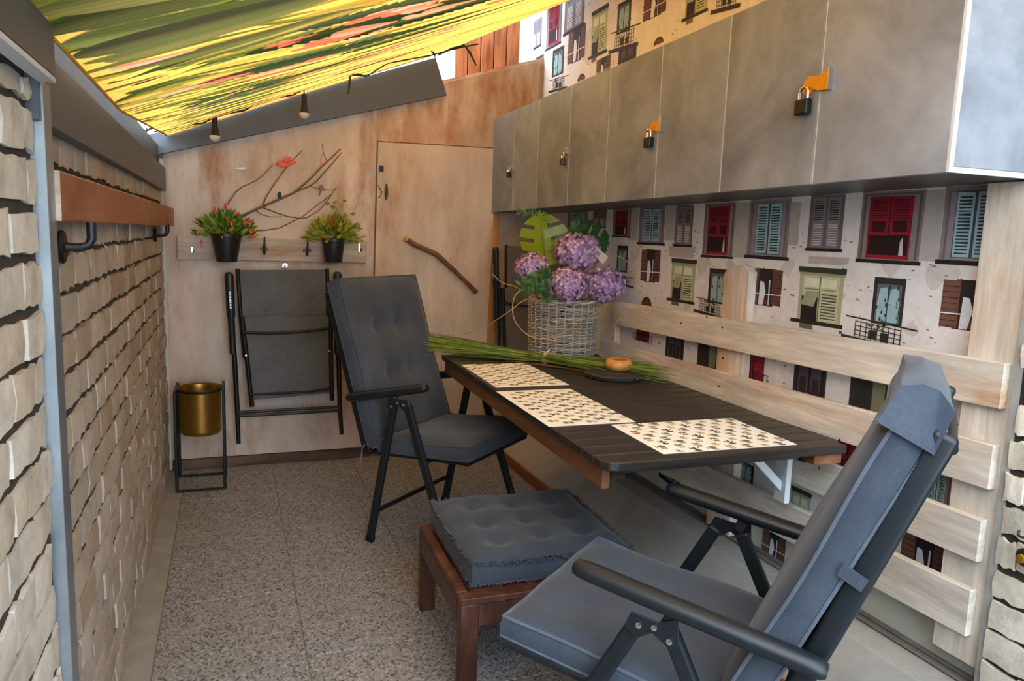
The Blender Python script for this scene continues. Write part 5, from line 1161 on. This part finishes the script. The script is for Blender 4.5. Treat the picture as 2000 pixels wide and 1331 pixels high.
# ------------------------------------------------------------------ footstool and its cushion
SR = -0.03; st = empty('footstool', (0.850, 2.035, 0), SR); sx, sy, sh = 0.280, 0.268, 0.288
for x in (-1, 1):
    for y in (-1, 1):
        obj('leg', MB().box(x * sx - (0.05 if x > 0 else 0), x * sx + (0 if x > 0 else 0.05), y * sy - (0.04 if y > 0 else 0), y * sy + (0 if y > 0 else 0.04), 0, sh - 0.019), M['stool_wood'], st, bevel=0.002)
for y in (-1, 1): obj('apron', MB().box(-sx + 0.051, sx - 0.051, y * (sy - 0.004) - (0.022 if y > 0 else 0), y * (sy - 0.004) + (0.022 if y < 0 else 0), sh - 0.085, sh - 0.019), M['stool_wood'], st, bevel=0.002)
for x in (-1, 1): obj('apron', MB().box(x * sx - (0.022 if x > 0 else 0), x * sx + (0.022 if x < 0 else 0), -sy + 0.041, sy - 0.041, sh - 0.085, sh - 0.019), M['stool_wood'], st, bevel=0.002)
for y in (-1, 1): obj('rim_board', MB().box(-sx, sx, y * sy - (0.045 if y > 0 else 0), y * sy + (0.045 if y < 0 else 0), sh - 0.0185, sh), M['stool_wood'], st, bevel=0.002)
for x in (-1, 1): obj('rim_board', MB().box(x * sx - (0.03 if x > 0 else 0), x * sx + (0.03 if x < 0 else 0), -sy + 0.046, sy - 0.046, sh - 0.0185, sh), M['stool_wood'], st, bevel=0.002)
for i in range(5):
    x = -sx + 0.075 + i * 0.1; obj('deck_slat', MB().box(x - 0.035, x + 0.035, -sy + 0.046, sy - 0.046, sh - 0.0185, sh - 0.004), M['stool_wood'], st, bevel=0.002)
tag(st, 'low dark wooden footstool in front of the nearest armchair', 'footstool')
sc = empty('footstool_cushion', (0.862, 2.075, sh), SR)
tf = [(u, v, 0.02) for u in (0.22, 0.5, 0.78) for v in (0.22, 0.5, 0.78)]
mb, t_, b_ = pad_mesh((-0.242, 0, 0.002), (0.242, 0, 0.002), 0.49, 0.080, (0, 0, 1), nu=40, nv=40, tufts=tf, puff=0.018, seed=9)
pdm = obj('pad', mb, M['denim'], sc, smooth=70)
r = random.Random(3); fr = MB()
for k in range(len(t_)):
    a, b = t_[k], t_[(k + 1) % len(t_)]
    for i in range(6):
        p_ = a.lerp(b, i / 6 + r.uniform(0, .15)); o_ = Vector((p_.x, p_.y, 0)).normalized(); tdir = (b - a).normalized()
        q = p_ + o_ * r.uniform(0.006, 0.016) + Vector((0, 0, r.uniform(-0.004, 0.012))) + tdir * r.uniform(-.004, .004); w_ = tdir * r.uniform(0.002, 0.0045)
        fr.add([p_ - w_, p_ + w_, q + w_ * .6, q - w_ * .6], [(0, 1, 2, 3)])
    a, b = b_[k], b_[(k + 1) % len(b_)]
    for i in range(4):
        p_ = a.lerp(b, i / 4 + r.uniform(0, .2)); o_ = Vector((p_.x, p_.y, 0)).normalized(); tdir = (b - a).normalized()
        q = p_ + o_ * r.uniform(0.006, 0.014) + Vector((0, 0, r.uniform(0.0, 0.006))); w_ = tdir * 0.004
        p_ = p_ + Vector((0, 0, 0.003)); fr.add([p_ - w_, p_ + w_, q + w_ * .6, q - w_ * .6], [(0, 1, 2, 3)])
fo = obj('frayed_edge', fr, M['fray'], sc, fix=False); fo['kind'] = 'stuff'
tag(sc, 'slate blue tufted cushion with frayed edges on the footstool', 'cushion')
